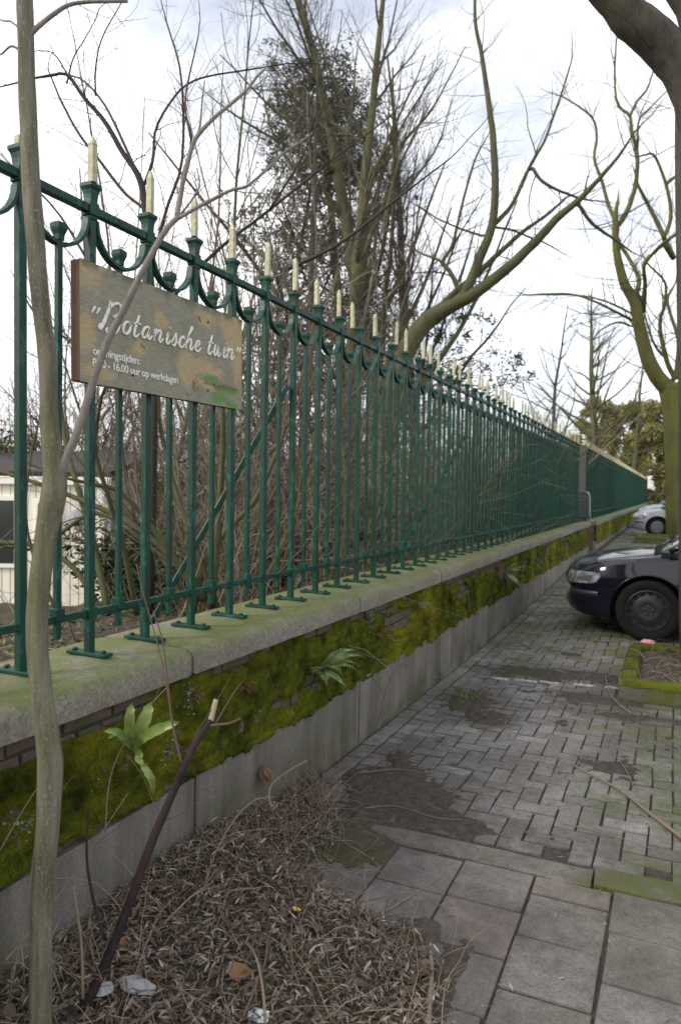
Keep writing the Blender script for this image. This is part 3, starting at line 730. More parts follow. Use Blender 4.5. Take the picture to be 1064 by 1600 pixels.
# stays behind the railing
for yb in (3.55, 7.3, 11.1, 14.9):
    A = np.array([FX-.02, yb, 2.15]); B = np.array([FX-.72, yb-.55, .55]); D = B-A; L = np.linalg.norm(D)
    o = obj('stay', bev(bm_box(.045, .03, L, 0, 1, 'stay'), .004), 'green', fence); o.location = (A+B)/2-FO
    o.rotation_euler = Vector(D).to_track_quat('Z', 'Y').to_euler()
# far railing on the second wall
fence2 = tag(empty('iron_railing', (FX+.03, Y2-.14, Z_COP)), 'dark green iron railing with cream spikes on the farther wall', 'fence')
nb2 = int((Y2E-Y2-.4)/SP); F2 = np.array([FX+.03, Y2-.14, Z_COP])
def many(name, me, n, y0, material):
    bm = bmesh.new(); bm.from_mesh(me); bmesh.ops.triangulate(bm, faces=bm.faces); tv = np.array([v.co[:] for v in bm.verts]); tf = np.array([[v.index for v in f.verts] for f in bm.faces]); bm.free()
    P = np.stack([np.zeros(n), y0+SP*np.arange(n), np.zeros(n)], 1)
    o = obj(name, scatter(name, tv, tf, np.repeat(np.eye(3)[None], n, 0), P), material, fence2); o['kind'] = 'stuff'
many('uprights', tall_me, nb2, .1, 'green'); many('caps', cap_me, nb2, .1, 'green'); many('spikes', spike_me, nb2, .1, 'cream')
many('short_bars', short_me, nb2, .1+SP/2, 'green'); many('short_caps', shcap_me, nb2, .1+SP/2, 'green'); many('arch_bands', arc_me, nb2, .1, 'green'); many('base_plates', plate_bm, nb2, .1, 'green')
for nm, zc, h in (('top_rail', Z_RAIL_T, .03), ('bottom_rail', Z_RAIL_B, .026)):
    o = obj(nm, bm_box(h, nb2*SP, h, .003, 1, nm), 'green', fence2); o.location = (0, .1+nb2*SP/2, zc-F2[2])
# post and box in the gap
gp = tag(empty('gate_post', (-1.925, 17.33, .3)), 'weathered brown post in the gap between the two railings', 'post')
obj('post', bm_box(.15, .13, 2.35, .01, 1, 'post'), 'rusty_post', gp).location = (0, 0, 1.175)
o = obj('post_cap', bm_box(.15, .15, .03, .006, 1, 'post_cap'), 'rusty_post', gp); o.location = (0, 0, 2.366)
cb = tag(empty('utility_box', (-1.86, 17.28, .955)), 'dark grey metal box with rounded pale top on the wall end', 'utility box')
pr = [(-.11, 0), (-.11, .50)] + [(-.11*math.cos(a), .50+.075*math.sin(a)) for a in np.linspace(0, math.pi, 9)[1:-1]] + [(.11, .50), (.11, 0)]
body = [[(x, yv, z) for x, z in pr] for yv in (-.10, .10)]
o = obj('casing', ring_loft('casing', body), 'grey_metal', cb); o.location = (0, 0, .08)
pr2 = [(-.118*math.cos(a), .085*math.sin(a)) for a in np.linspace(0, math.pi, 11)]
pr2 = pr2+[(x*.97, z-.004 if z > .01 else -.02) for x, z in pr2[::-1]]
o = obj('lid', ring_loft('lid', [[(x, yv, z) for x, z in pr2] for yv in (-.115, .115)]), 'pale_metal', cb); o.location = (0, 0, .585)
tb = Tubes().add([(.125, 0, .55), (.13, 0, .2), (.15, 0, .02), (.20, .1, -.02)], .014, 6); tb.build('cable_pipe', 'pale_metal', cb)
o = obj('foot', bm_box(.16, .14, .08, .006, 1, 'foot'), 'grey_metal', cb); o.location = (0, 0, .04)

# ------------------------------------------------------------------ the sign board
SGN = np.array([-1.885, 1.917, 1.940]); SW, SH, ST = 1.036, .425, .043
sg = tag(empty('sign_board', SGN), 'weathered wooden board with white script lettering hung on the railing', 'sign')
sg.rotation_euler = (R(.55), 0, 0)
ny, nz_ = 40, 18
def board():
    # front sheet with slightly uneven, worn edge
    Yv = np.linspace(0, SW, ny); Zv = np.linspace(0, SH, nz_); Y, Z = np.meshgrid(Yv, Zv, indexing='ij')
    X = -.0015+.0012*fbm(Y*30, Z*60, 71)
    ew = .004*(fbm(Y*25, Z*0+3, 72)-.5)
    Z = Z + np.where(Z > SH-.001, ew, 0) + np.where(Z < .001, ew*1.2, 0)
    return np.stack([X, Y, Z], -1)
Pb = board(); o = obj('face', grid_mesh('face', Pb[:, ::-1]), 'sign', sg)
bx_ = bm_box(ST, SW-.002, SH-.004, .003, 1, 'board'); o = obj('board', bx_, 'sign_edge', sg); o.location = (-ST/2-.002, SW/2, SH/2)
for yb in (.27, .76):
    for zz_ in (.06, .36):
        o = obj('screw', lathe('screw', [(.006, 0), (.005, .003), (.001, .004)], 8, 'z'), 'bolt', sg); o.location = (.001, yb, zz_); o.rotation_euler = (0, R(90), 0)
# brush-script letters: strokes drawn in units of the x-height, slanted, swept with a flat pen
def strokes_for(ch):
    if ch == 'B': return [([(.95, 2.75), (.75, 2.35), (.55, 1.6), (.30, .75), (.05, .25), (-.12, .35), (-.08, .7)], [.10, .16, .22, .24, .20, .14, .06]),
                          ([(.62, 2.85), (.68, 2.45), (.78, 2.2), (1.1, 2.55), (1.6, 2.78), (2.05, 2.60), (2.1, 2.15), (1.75, 1.72), (1.28, 1.52), (1.7, 1.50), (2.15, 1.15), (2.1, .55), (1.6, .08), (1.05, 0), (.72, .22), (.85, .5)], [.05, .08, .10, .14, .17, .19, .19, .15, .10, .13, .19, .2, .17, .15, .14, .07])]
    if ch == 'o': return [([(.62, .95), (.30, .90), (.08, .50), (.22, .10), (.55, .06), (.82, .40), (.78, .80), (.58, .98), (.75, .78), (1.0, .80)], [.14, .16, .18, .17, .16, .17, .15, .12, .09, .08])]
    if ch == 't': return [([(.62, 1.75), (.48, 1.1), (.34, .45), (.42, .08), (.65, .08), (.95, .38)], [.15, .17, .18, .17, .13, .08]), ([(.15, 1.0), (.5, 1.06), (.95, 1.12)], [.10, .12, .08])]
    if ch == 'a': return [([(.85, .85), (.55, .98), (.18, .72), (.08, .28), (.32, .04), (.65, .32), (.86, .88), (.78, .40), (.84, .08), (1.05, .12), (1.25, .42)], [.13, .15, .17, .18, .15, .13, .15, .17, .15, .11, .08])]
    if ch == 'n': return [([(-.05, .55), (.15, .92), (.26, .80), (.12, .02)], [.07, .12, .16, .17]), ([(.12, .10), (.38, .75), (.66, .95), (.80, .72), (.72, .25), (.82, .04), (1.0, .12), (1.18, .42)], [.08, .12, .15, .17, .17, .14, .10, .07])]
    if ch == 'i': return [([(.05, .6), (.26, .95), (.16, .35), (.26, .05), (.46, .12), (.62, .40)], [.07, .15, .17, .15, .11, .07]), ([(.34, 1.34), (.39, 1.40)], [.13, .13])]
    if ch == 's': return [([(.0, .20), (.25, .62), (.48, 1.05), (.52, .72), (.62, .34), (.42, .02), (.10, .10)], [.07, .10, .14, .16, .17, .14, .10]), ([(.55, .15), (.85, .40)], [.09, .06])]
    if ch == 'c': return [([(.66, .78), (.48, .98), (.16, .70), (.10, .25), (.34, .02), (.62, .12), (.85, .42)], [.15, .14, .17, .18, .15, .11, .07])]
    if ch == 'h': return [([(.0, .45), (.38, 1.2), (.66, 1.85), (.58, 1.98), (.44, 1.6), (.28, .8), (.12, .02)], [.06, .08, .10, .12, .15, .17, .17]), ([(.14, .15), (.42, .80), (.68, .92), (.78, .62), (.72, .22), (.84, .03), (1.02, .14), (1.2, .42)], [.08, .12, .15, .17, .17, .14, .10, .07])]
    if ch == 'e': return [([(.10, .38), (.42, .50), (.62, .80), (.46, .98), (.20, .72), (.12, .28), (.36, .02), (.66, .12), (.92, .42)], [.08, .11, .13, .13, .16, .17, .15, .11, .07])]
    if ch == 'u': return [([(.0, .6), (.20, .95), (.12, .35), (.26, .05), (.50, .22), (.76, .92), (.68, .35), (.78, .05), (.98, .12), (1.15, .42)], [.07, .15, .17, .15, .12, .15, .17, .14, .10, .07])]
    if ch == '"': return [([(.30, .55), (.05, 0)], [.17, .05]), ([(.80, .55), (.55, 0)], [.17, .05])]
XH = .050
layout = [('"', .052, .248, .9), ('B', .092, .190, .86), ('o', .206, .205, 1), ('t', .255, .204, 1), ('a', .314, .208, 1), ('n', .384, .209, 1.02), ('i', .458, .211, 1), ('s', .496, .212, 1), ('c', .544, .213, 1), ('h', .588, .214, 1.0), ('e', .654, .216, 1),
          ('t', .738, .218, 1), ('u', .792, .219, 1.02), ('i', .866, .221, 1), ('n', .898, .222, 1.05), ('"', .982, .266, .85)]
def flat_stroke(path, wid, depth, n=26, k=8):
    P_ = smooth_path(np.c_[np.array(path), np.array(wid)], n); d = np.gradient(P_[:, :2], axis=0); d /= np.linalg.norm(d, axis=1, keepdims=True)+1e-9
    nrm = np.stack([-d[:, 1], d[:, 0]], 1); rings = []
    # pad the ends so strokes close round
    ext = [0, .5, .85, 1]; 
    for i in range(n):
        w = max(P_[i, 2], .02)*XH
        if i == 0 or i == n-1: w *= .55
        c = P_[i, :2]
        rr = []
        for (a, hgt) in ((-1, 0), (-1, .75), (-.75, 1), (.75, 1), (1, .75), (1, 0)):
            q = c+nrm[i]*a*w; rr.append((hgt*depth, q[0], q[1]))
        rings.append(rr)
    return ring_loft('letter', rings)
for ch, yb, zb, sc in layout:
    V_, F_, off = [], [], 0
    for path, wid in strokes_for(ch):
        pth = [((x+.22*y_)*XH*sc*(.98 if ch not in 'B"' else .98), y_*XH*sc) for x, y_ in path]
        me = flat_stroke(pth, [w*.60 for w in wid], .0055, 30 if len(path) > 4 else 10)
        vv = np.array([v.co[:] for v in me.vertices]); ff = [tuple(i+off for i in p.vertices) for p in me.polygons]
        V_.append(vv); F_ += ff; off += len(vv); bpy.data.meshes.remove(me)
    me = bpy.data.meshes.new('letter'); me.from_pydata(np.concatenate(V_).tolist(), [], F_); me.update()
    o = obj('letter', me, 'letter', sg); o.location = (.0005, yb, zb)
def text_mesh(body, size, loc, material, name='lettering', width=None, bold=.0):
    cu = bpy.data.curves.new('text', 'FONT'); cu.body = body; cu.size = size; cu.extrude = .0006; cu.offset = bold; cu.space_character = .93
    to = bpy.data.objects.new('text', cu); COL.objects.link(to); bpy.context.view_layer.update()
    dg = bpy.context.evaluated_depsgraph_get(); me = bpy.data.meshes.new_from_object(to.evaluated_get(dg)); bpy.data.objects.remove(to)
    co = np.array([v.co[:] for v in me.vertices]); w = co[:, 0].max()-co[:, 0].min(); s = (width/w) if width else 1
    me.materials.clear()
    vv = np.stack([co[:, 2], (co[:, 0]-co[:, 0].min())*s, co[:, 1]], 1); me.vertices.foreach_set('co', vv.astype(np.float32).ravel()); me.update()
    o = obj(name, me, material, sg); o.location = loc; return o
text_mesh('openingstijden:', .041, (.0012, .060, .104), 'letter', width=.247, bold=.0004)
text_mesh('8.00 - 16.00 uur op werkdagen', .041, (.0012, .058, .062), 'letter', width=.487, bold=.0004)
em = text_mesh('R', .036, (.0010, .655, .062), 'red', 'emblem')
a = np.linspace(0, 2*math.pi, 25); Tubes().add(np.stack([np.full(25, .0006), .666+.020*np.cos(a), .074+.027*np.sin(a)], 1), .0010, 4).build('emblem_ring', 'red', sg)
b_ = Boxes(); b_.box((.0008, .83, .096), (.0010, .20, .0075), np.array(Matrix.Rotation(R(2), 3, 'X')))
rg2 = np.random.default_rng(5)
for yk in np.arange(.80, 1.005, .0125): b_.box((.0008, yk, .081+.012*rg2.random()), (.001, .0032, .014+.012*rg2.random()))
b_.build('faded_red_lettering', 'red', sg)
for yb, zb in ((.70, .36), (.62, .035), (.93, .02), (.33, .18)):
    o = obj('paint_flake', bm_box(.0015, .03, .008, 0, 1, 'paint_flake'), 'sign', sg); o.location = (.0022, yb, zb); o.rotation_euler = (rng.normal(0, .4), rng.normal(0, .15), rng.normal(0, .25))

# ------------------------------------------------------------------ vehicles
def bvh_of(me): 
    bm = bmesh.new(); bm.from_mesh(me); t_ = BVHTree.FromBMesh(bm); bm.free(); return t_
def boolean(me, cutters):
    o = bpy.data.objects.new('tmp_body', me); COL.objects.link(o); cs = []
    for c in cutters:
        co = bpy.data.objects.new('tmp_cut', c); COL.objects.link(co); cs.append(co)
        md = o.modifiers.new('b', 'BOOLEAN'); md.operation = 'DIFFERENCE'; md.object = co; md.solver = 'EXACT'
    bpy.context.view_layer.update(); dg = bpy.context.evaluated_depsgraph_get()
    res = bpy.data.meshes.new_from_object(o.evaluated_get(dg))
    bpy.data.objects.remove(o)
    for c in cs: bpy.data.objects.remove(c)
    return res
def make_car(name, label, loc, paint, rim, L=4.70, W=.90, H=1.46, wb=2.76, fo=.84, wr=.318, k=1.0, hub=False, detail=True):
    car = tag(empty(name, loc), label, 'car', 'cars parked nose to the wall')
    s = L/4.70; w_ = W/.90; hh = k
    ST = [(0.00, .40, .50, .55, .58, .19), (.012, .31, .57, .625, .69, .21), (.035, .26, .63, .69, .755, .23), (.08, .225, .675, .74, .80, .24), (.14, .205, .71, .785, .832, .225), (.22, .195, .745, .82, .853, .19), (.35, .19, .785, .858, .872, .13), (.55, .185, .825, .895, .886, .075),
          (.85, .18, .865, .935, .896, .03), (1.15, .18, .89, .97, .90, 0), (1.40, .18, .90, .985, .90, 0), (1.9, .18, .905, .99, .90, 0), (2.6, .18, .91, .995, .90, 0), (3.3, .18, .92, 1.0, .90, 0), (3.9, .185, .925, 1.0, .89, -.02), (4.3, .20, .92, .995, .87, -.06), (4.52, .23, .90, .97, .84, -.11), (4.62, .28, .84, .92, .80, -.14), (4.68, .36, .70, .80, .72, -.16), (4.70, .44, .58, .64, .62, -.16)]
    rings = []
    for x, zb, zs, zt, w, bow in ST:
        half = [(0, zb), (w*.60, zb), (w*.86, zb+.012), (w*.955, zb+.07), (w*.992, zb+(zs-zb)*.34), (w, zb+(zs-zb)*.52), (w*.994, zb+(zs-zb)*.74), (w*.975, zs-.03*min(1, (zs-zb)/.5)), (w*.93, zs+.012), (w*.84, zs+(zt-zs)*.42), (w*.62, zs+(zt-zs)*.74), (w*.30, zs+(zt-zs)*.95), (0, zt)]
        ring = [(y, z) for y, z in half] + [(-y, z) for y, z in half[-2:0:-1]]
        rings.append([((x+bow*(abs(y)/max(w, .01))**2.4*(w/.88))*s, y*w_, z*hh) for y, z in ring])
    body = ring_loft('body', rings)
    bmx = bmesh.new(); bmx.from_mesh(body); bmesh.ops.recalc_face_normals(bmx, faces=bmx.faces); bmx.to_mesh(body); bmx.free()
    bv_ = bvh_of(body)
    AX = [fo, fo+wb]; ar = wr+.047
    cuts = []
    for ax in AX:
        for sy in (-1, 1):
            th = np.arange(36)*2*math.pi/36
            cuts.append(ring_loft('cut', [[(ax+ar*math.cos(a), sy*yv, wr+ar*math.sin(a)) for a in th] for yv in ((.60*w_, 1.2) if sy > 0 else (1.2, .60*w_))]))
            c_ = cuts[-1]; bmx = bmesh.new(); bmx.from_mesh(c_); bmesh.ops.recalc_face_normals(bmx, faces=bmx.faces); bmx.to_mesh(c_); bmx.free()
    body = boolean(body, cuts); body.materials.clear()
    body.polygons.foreach_set('use_smooth', np.ones(len(body.polygons), bool)); body.set_sharp_from_angle(angle=R(32))
    bo = obj('body', body, paint, car)
    # arch lips
    for ax in AX:
        for sy in (-1, 1):
            pts = []
            for a in np.linspace(R(-18), R(198), 30):
                px, pz = ax+(ar+.006)*math.cos(a), wr+(ar+.006)*math.sin(a)
                h = bv_.ray_cast(Vector((px, sy*2.0, pz)), Vector((0, -sy, 0)))
                if h[0] is not None and abs(h[0].y) > .5: pts.append((px, h[0].y, pz))
            if len(pts) > 5: Tubes().add(smooth_path(pts, 30), .010, 6).build('arch_lip', paint, bo)
            o = obj('wheel_well', lathe('wheel_well', [(ar-.002, .60*w_*sy+.004*sy), (.02, .605*w_*sy)], 24), 'seam', bo); o.location = (ax, 0, wr)
    # greenhouse
    z0 = .955*hh; prof = [(1.04, z0-.01), (1.30, 1.115), (1.62, 1.285), (1.94, 1.395), (2.3, 1.445), (2.9, H), (3.5, H-.015), (4.0, H-.07), (4.25, H-.16), (4.45, 1.12), (4.58, z0)]
    rg = []
    for x, zt in prof:
        w0 = .845*w_; f = lambda z: (w0-(z-z0)*.42)
        zt = max(zt, z0+.004)
        half = [(0, z0-.06), (w0*.98, z0-.06), (w0, z0), (f(z0+(zt-z0)*.5), z0+(zt-z0)*.5), (f(zt)-.012, zt-.045*min(1, (zt-z0)/.3)), (f(zt)-.07, zt-.008), (f(zt)*.5, zt+.012), (0, zt+.018)]
        rg.append([(x*s, y, z) for y, z in half]+[(x*s, -y, z) for y, z in half[-2:0:-1]])
    gh = ring_loft('windows', rg); gh.polygons.foreach_set('use_smooth', np.ones(len(gh.polygons), bool)); gh.set_sharp_from_angle(angle=R(40))
    go = obj('windows', gh, 'glass', car)
    gb = bvh_of(gh)
    def patch(nm, bvh, O, U_, V_, nu, nv, D, off, material, parent, mask=None):
        Pg = np.zeros((nu, nv, 3)); D = Vector(D).normalized()
        for i in range(nu):
            for j in range(nv):
                q = Vector(O)+Vector(U_)*(i/(nu-1))+Vector(V_)*(j/(nv-1)) if mask is None else mask(i/(nu-1), j/(nv-1))
                h = bvh.ray_cast(q, D)
                if h[0] is None: h = bvh.find_nearest(q+D*1.0)
                Pg[i, j] = h[0]-D*off
        o = obj(nm, grid_mesh(nm, Pg), material, parent, smooth=True); return o
    patch('roof', gb, (2.02*s, -.66*w_, 3), (2.10*s, 0, 0), (0, 1.32*w_, 0), 10, 9, (0, 0, -1), .006, paint, car)
    for sy in (-1, 1):
        for (xa, xb) in ((1.12, 1.93), (2.85, 2.80), (3.75, 3.65), (4.5, 4.12)):
            pts = []
            for f in np.linspace(0, 1, 7):
                z = z0+f*(1.36*H/1.46-z0); x = (xa+(xb-xa)*f)*s
                h = gb.ray_cast(Vector((x, sy*2, z)), Vector((0, -sy, 0)))
                if h[0] is not None: pts.append(h[0])
            if len(pts) > 2: Tubes().add(smooth_path([tuple(p) for p in pts], 8), .030, 6).build('pillar', paint, car)
    # lights, grille, bumper strip, seams
    for sy in (-1, 1):
        d = Vector((1, -sy*.75, -.04)).normalized(); side = Vector((.75*sy, 1, 0)).normalized()*sy
        def lampmask(a, b, sy=sy):
            # from the inner front corner round to the wing
            x = .02+.40*a; yv = (.46+.42*min(1, a*1.5))*w_
            zlo = (.575+.06*a)*hh; zhi = (.715+.035*a-.05*max(0, a-.75)*4*.5)*hh
            if a > .85: zlo += (a-.85)*.35
            return Vector((x-.9, sy*(yv+.68), zlo+(zhi-zlo)*b))
        lp = patch('headlight', bv_, None, None, None, 16, 7, d, .006, 'lamp', car, lampmask)
        def refmask(a, b, sy=sy):
            q = lampmask(.42+.26*a, .22+.5*b); return q
        patch('reflector', bv_, None, None, None, 6, 5, d, .009, 'lamp_chrome', lp, refmask)
        def indmask(a, b, sy=sy):
            return lampmask(.80+.15*a, .25+.5*b)
        patch('indicator', bv_, None, None, None, 5, 4, d, .009, 'plastic_grey', lp, indmask)
        pts = []
        for x in np.linspace(.26, 1.02, 14):
            h = bv_.ray_cast(Vector((x*s, sy*(.70+.06*x)*w_, 3)), Vector((0, 0, -1)))
            if h[0] is not None: pts.append(tuple(h[0]))
        Tubes().add(smooth_path(pts, 24), .0045, 4).build('bonnet_seam', 'seam', bo)
        for xd in (1.42, 2.45):
            pts = []
            for z in np.linspace(.30, .93, 8):
                h = bv_.ray_cast(Vector((xd*s+.05*(.6-z), sy*2, z*hh)), Vector((0, -sy, 0)))
                if h[0] is not None: pts.append(tuple(h[0]))
            Tubes().add(smooth_path(pts, 10), .004, 4).build('door_seam', 'seam', bo)
        h = bv_.ray_cast(Vector((2.28*s, sy*2, .80*hh)), Vector((0, -sy, 0)))
        if h[0] is not None:
            o = obj('door_handle', bm_box(.20, .03, .03, .01, 2, 'door_handle'), paint, car); o.location = h[0]+Vector((0, sy*.012, 0))
        mi = obj('mirror', bm_box(.10, .20, .13, .035, 3, 'mirror'), paint, car, smooth=True); mi.location = (1.60*s, sy*(.845*w_+.12), z0+.06)
        patch('rocker_strip', bv_, (1.32*s, sy*2, .42*hh), (1.9*s, 0, 0), (0, 0, .05), 12, 2, (0, -sy, 0), .008, 'trim', car)
    def wrap(z0_, z1_, off, nm, material, a0=-90, a1=90, n=44, nv=3):
        Pg = np.zeros((n, nv, 3))
        for i, a in enumerate(np.linspace(R(a0), R(a1), n)):
            for j, z in enumerate(np.linspace(z0_, z1_, nv)):
                cx = .52*s; O = Vector((cx-2.4*math.cos(a), 2.4*math.sin(a), z)); D = Vector((math.cos(a), -math.sin(a), 0))
                h = bv_.ray_cast(O, D); p_ = h[0] if h[0] is not None else O+D*1.5
                Pg[i, j] = p_-D*off*(1 if nv < 3 else [.2, 1, .2][j])
        return obj(nm, grid_mesh(nm, Pg[:, ::-1]), material, car, smooth=True)
    A1 = 84
    wrap(.445*hh, .492*hh, .022, 'bumper_strip', 'trim', -A1, A1)
    wrap(.26*hh, .34*hh, .006, 'air_intake', 'black_plastic', -40, 40, 24)
    wrap(.505*hh, .512*hh, .004, 'bumper_seam', 'seam', -70, 70, 34, 2)
    wrap(.56*hh, .66*hh, .006, 'grille', 'black_plastic', -22, 22, 16)
    wrap(.355*hh, .43*hh, .007, 'number_plate', 'plate', -15, 15, 8)
    # wipers
    tb = Tubes(); 
    for y0_ in (-.55, .05):
        pts = []
        for f in np.linspace(0, 1, 6):
            h = gb.ray_cast(Vector(((1.13+.04*f)*s, (y0_+.5*f)*w_, 3)), Vector((0, 0, -1)))
            if h[0] is not None: pts.append(np.array(h[0])+np.array([-.01, 0, .018]))
        if len(pts) > 3: tb.add(smooth_path(pts, 8), .011, 5)
    if tb.g: tb.build('wipers', 'black_plastic', car)
    patch('scuttle', bv_, (.97*s, -.70*w_, 3), (.17*s, 0, 0), (0, 1.40*w_, 0), 5, 14, (0, 0, -1), .006, 'black_plastic', car)
    # wheels
    tw = .10
    tyre_p = [(wr*.66, -tw*.80), (wr*.74, -tw*.98), (wr*.86, -tw*1.03), (wr*.95, -tw*.97), (wr*.988, -tw*.82), (wr, -tw*.60), (wr, -tw*.34), (wr*.982, -tw*.32), (wr*.982, -tw*.22), (wr, -tw*.20), (wr, tw*.20), (wr*.982, tw*.22), (wr*.982, tw*.32), (wr, tw*.34), (wr, tw*.60), (wr*.988, tw*.82), (wr*.95, tw*.97), (wr*.86, tw*1.03), (wr*.74, tw*.98), (wr*.66, tw*.8)]
    rim_p = [(wr*.67, -tw*.90), (wr*.645, -tw*.93), (wr*.625, -tw*.72), (wr*.60, -tw*.45), (wr*.50, -tw*.42), (wr*.44, -tw*.52), (wr*.30, -tw*.62), (wr*.20, -tw*.55), (wr*.19, -tw*.60), (wr*.10, -tw*.60), (wr*.095, -tw*.70), (.003, -tw*.71), (.003, tw*.5), (wr*.60, tw*.5), (wr*.67, tw*.8)]
    tme = lathe('tyre', tyre_p+tyre_p[:1], 48, caps=False); rme = lathe('rim', rim_p, 48, caps=False); hole = lathe('rim_hole', [(.020, -.004), (.018, .004)], 12); bl = lathe('wheel_bolt', [(.0105, .006), (.0115, 0), (.0105, -.012), (.004, -.014)], 6)
    for me_ in (tme, rme): me_.polygons.foreach_set('use_smooth', np.ones(len(me_.polygons), bool)); me_.set_sharp_from_angle(angle=R(45))
    for ax in AX:
        for sy in (-1, 1):
            wh = obj('wheel', rme, rim, car); wh.location = (ax, sy*(W-.125), wr); wh.rotation_euler = (0, 0, 0 if sy < 0 else math.pi)
            obj('tyre', tme, 'tyre', wh)
            for q in range(14):
                a = 2*math.pi*q/14+.1; o = obj('rim_hole', hole, 'seam', wh); o.location = (wr*.545*math.cos(a), -tw*.45, wr*.545*math.sin(a)); o.scale = (1, 1, 1)
            for q in range(5):
                a = 2*math.pi*q/5+.3; o = obj('wheel_bolt', bl, 'bolt', wh); o.location = (wr*.15*math.cos(a), -tw*.62, wr*.15*math.sin(a))
            if hub:
                o = obj('hub_cap', lathe('hub_cap', [(wr*.62, -tw*.90), (wr*.5, -tw*1.0), (wr*.2, -tw*1.02), (.003, -tw*1.0), (.003, -tw*.8), (wr*.62, -tw*.8)], 28), 'rim_grey', wh)
    return car
make_car('parked_car', 'dark navy estate car with black steel wheels, nearest the camera', (-1.15, 8.18+.90, float(street_z(8.5))), 'navy', 'rim_dark', fo=.93, wr=.325)
make_car('parked_car', 'silver hatchback with grey wheel trims beyond the second street tree', (-1.20, 24.0+.84, float(street_z(24))), 'silver', 'rim_grey', L=4.0, W=.84, H=1.40, wb=2.45, fo=.76, wr=.30, k=.95, hub=True)
make_car('parked_car', 'pale blue car just behind the silver hatchback', (-1.28, 29.6+.84, float(street_z(30))), 'pale_blue', 'rim_grey', L=4.1, W=.84, H=1.42, wb=2.45, fo=.76, wr=.30, k=1.0, hub=True)
make_car('parked_car', 'bright blue car, farthest of the parked row', (-.75, 40.0+.84, float(street_z(40))), 'blue', 'rim_dark', L=4.3, W=.86, H=1.50, wb=2.6, fo=.8, wr=.31, k=1.15)

# ------------------------------------------------------------------ woody plants
def unit(v): v = np.asarray(v, float); return v/(np.linalg.norm(v)+1e-9)
def wander(p, d, L, n, jit, up, rg, droop=0):
    D = np.cumsum(rg.normal(0, jit, (n, 3)), 0); t = np.linspace(0, 1, n)[:, None]
    D = np.asarray(d)+D+np.array([0, 0, 1.])*(up*t-droop*t*t)
    D /= np.linalg.norm(D, axis=1, keepdims=True); st = L/n
    return np.vstack([p, p+np.cumsum(D*st, 0)])
def perp(d, rg, spread):
    a = rg.normal(0, 1, 3); a -= d*np.dot(a, d); a /= np.linalg.norm(a)+1e-9
    return unit(d*math.cos(spread)+a*math.sin(spread))
def spawn(Ts, P, r, lvl, spec, rg):
    """grow side shoots along polyline P with radii r; spec[lvl] = (count per m, length range, radius ratio, spread, jit, up, segs, sides, start)"""
    if lvl >= len(spec): return
    dens, (l0, l1), rr, spread, jit, up, segs, sides, start = spec[lvl]
    seg = np.linalg.norm(np.diff(P, axis=0), axis=1); tot = seg.sum(); n = rg.poisson(dens*tot*(1-start)); cs = np.concatenate([[0], np.cumsum(seg)])/tot
    for _ in range(n):
        t = start+(1-start)*rg.random(); i = min(np.searchsorted(cs, t)-1, len(P)-2); i = max(i, 0); f = (t-cs[i])/(cs[i+1]-cs[i]+1e-9)
        p = P[i]+(P[i+1]-P[i])*f; rad = (r[i]+(r[i+1]-r[i])*f)*rr; d = unit(P[i+1]-P[i])
        L = (l0+(l1-l0)*rg.random())*(1.15-.55*t)
        rad = max(min(rad, L*.0085+.0006), .0011); Q = wander(p, perp(d, rg, spread*(.7+.6*rg.random())), L, segs, jit, up, rg)
        q = np.linspace(rad, max(rad*.28, .0009), segs+1)
        Ts[min(lvl, len(Ts)-1)].add(Q, q, sides); spawn(Ts, Q, q, lvl+1, spec, rg)
TIP_RNG = np.random.default_rng(99)
def traced(T, px, d0, d1=None, w0=10, w1=5, n=None, sides=8, wpx=None, tip=0.0, lead=None):
    """limb through photo pixels, at distances d0..d1, widths in pixels"""
    k = len(px); ds = np.linspace(d0, d1 if d1 is not None else d0, k); P = np.array([at(u, v, d) for (u, v), d in zip(px, ds)])
    w = np.linspace(w0, w1, k) if wpx is None else np.array(wpx, float)
    n = n or max(6, 3*k); S_ = smooth_path(np.c_[P, w*.5*ds/CAM_F], n)
    S_[:, :3] += np.cumsum(TIP_RNG.normal(0, 1, (n, 3)), 0)*np.minimum(S_[:, 3:4], .06)*.10*(tip > 0)
    if lead is not None:
        dd_ = np.linalg.norm(lead-S_[0, :3], axis=1); j_ = int(dd_.argmin())
        if dd_[j_] < 1.2: S_ = np.vstack([np.r_[lead[j_], S_[0, 3]], S_ if dd_[j_] > .05 else S_[1:]])
    if tip > 0:
        E_ = wander(S_[-1, :3], unit(S_[-1, :3]-S_[-3, :3]), tip*TIP_RNG.uniform(.6, 1.2), 8, .10, .15, TIP_RNG)[1:]
        S_ = np.vstack([S_, np.c_[E_, np.linspace(S_[-1, 3]*.9, .0014, 8)]])
    T.add(S_[:, :3], np.maximum(S_[:, 3], .001), sides); return S_[:, :3], S_[:, 3]
def rebase(root, *objs):
    for o in [q for w in objs for q in (w if isinstance(w, list) else [w])]: o.parent = root; o.location = tuple(-np.array(root.location))

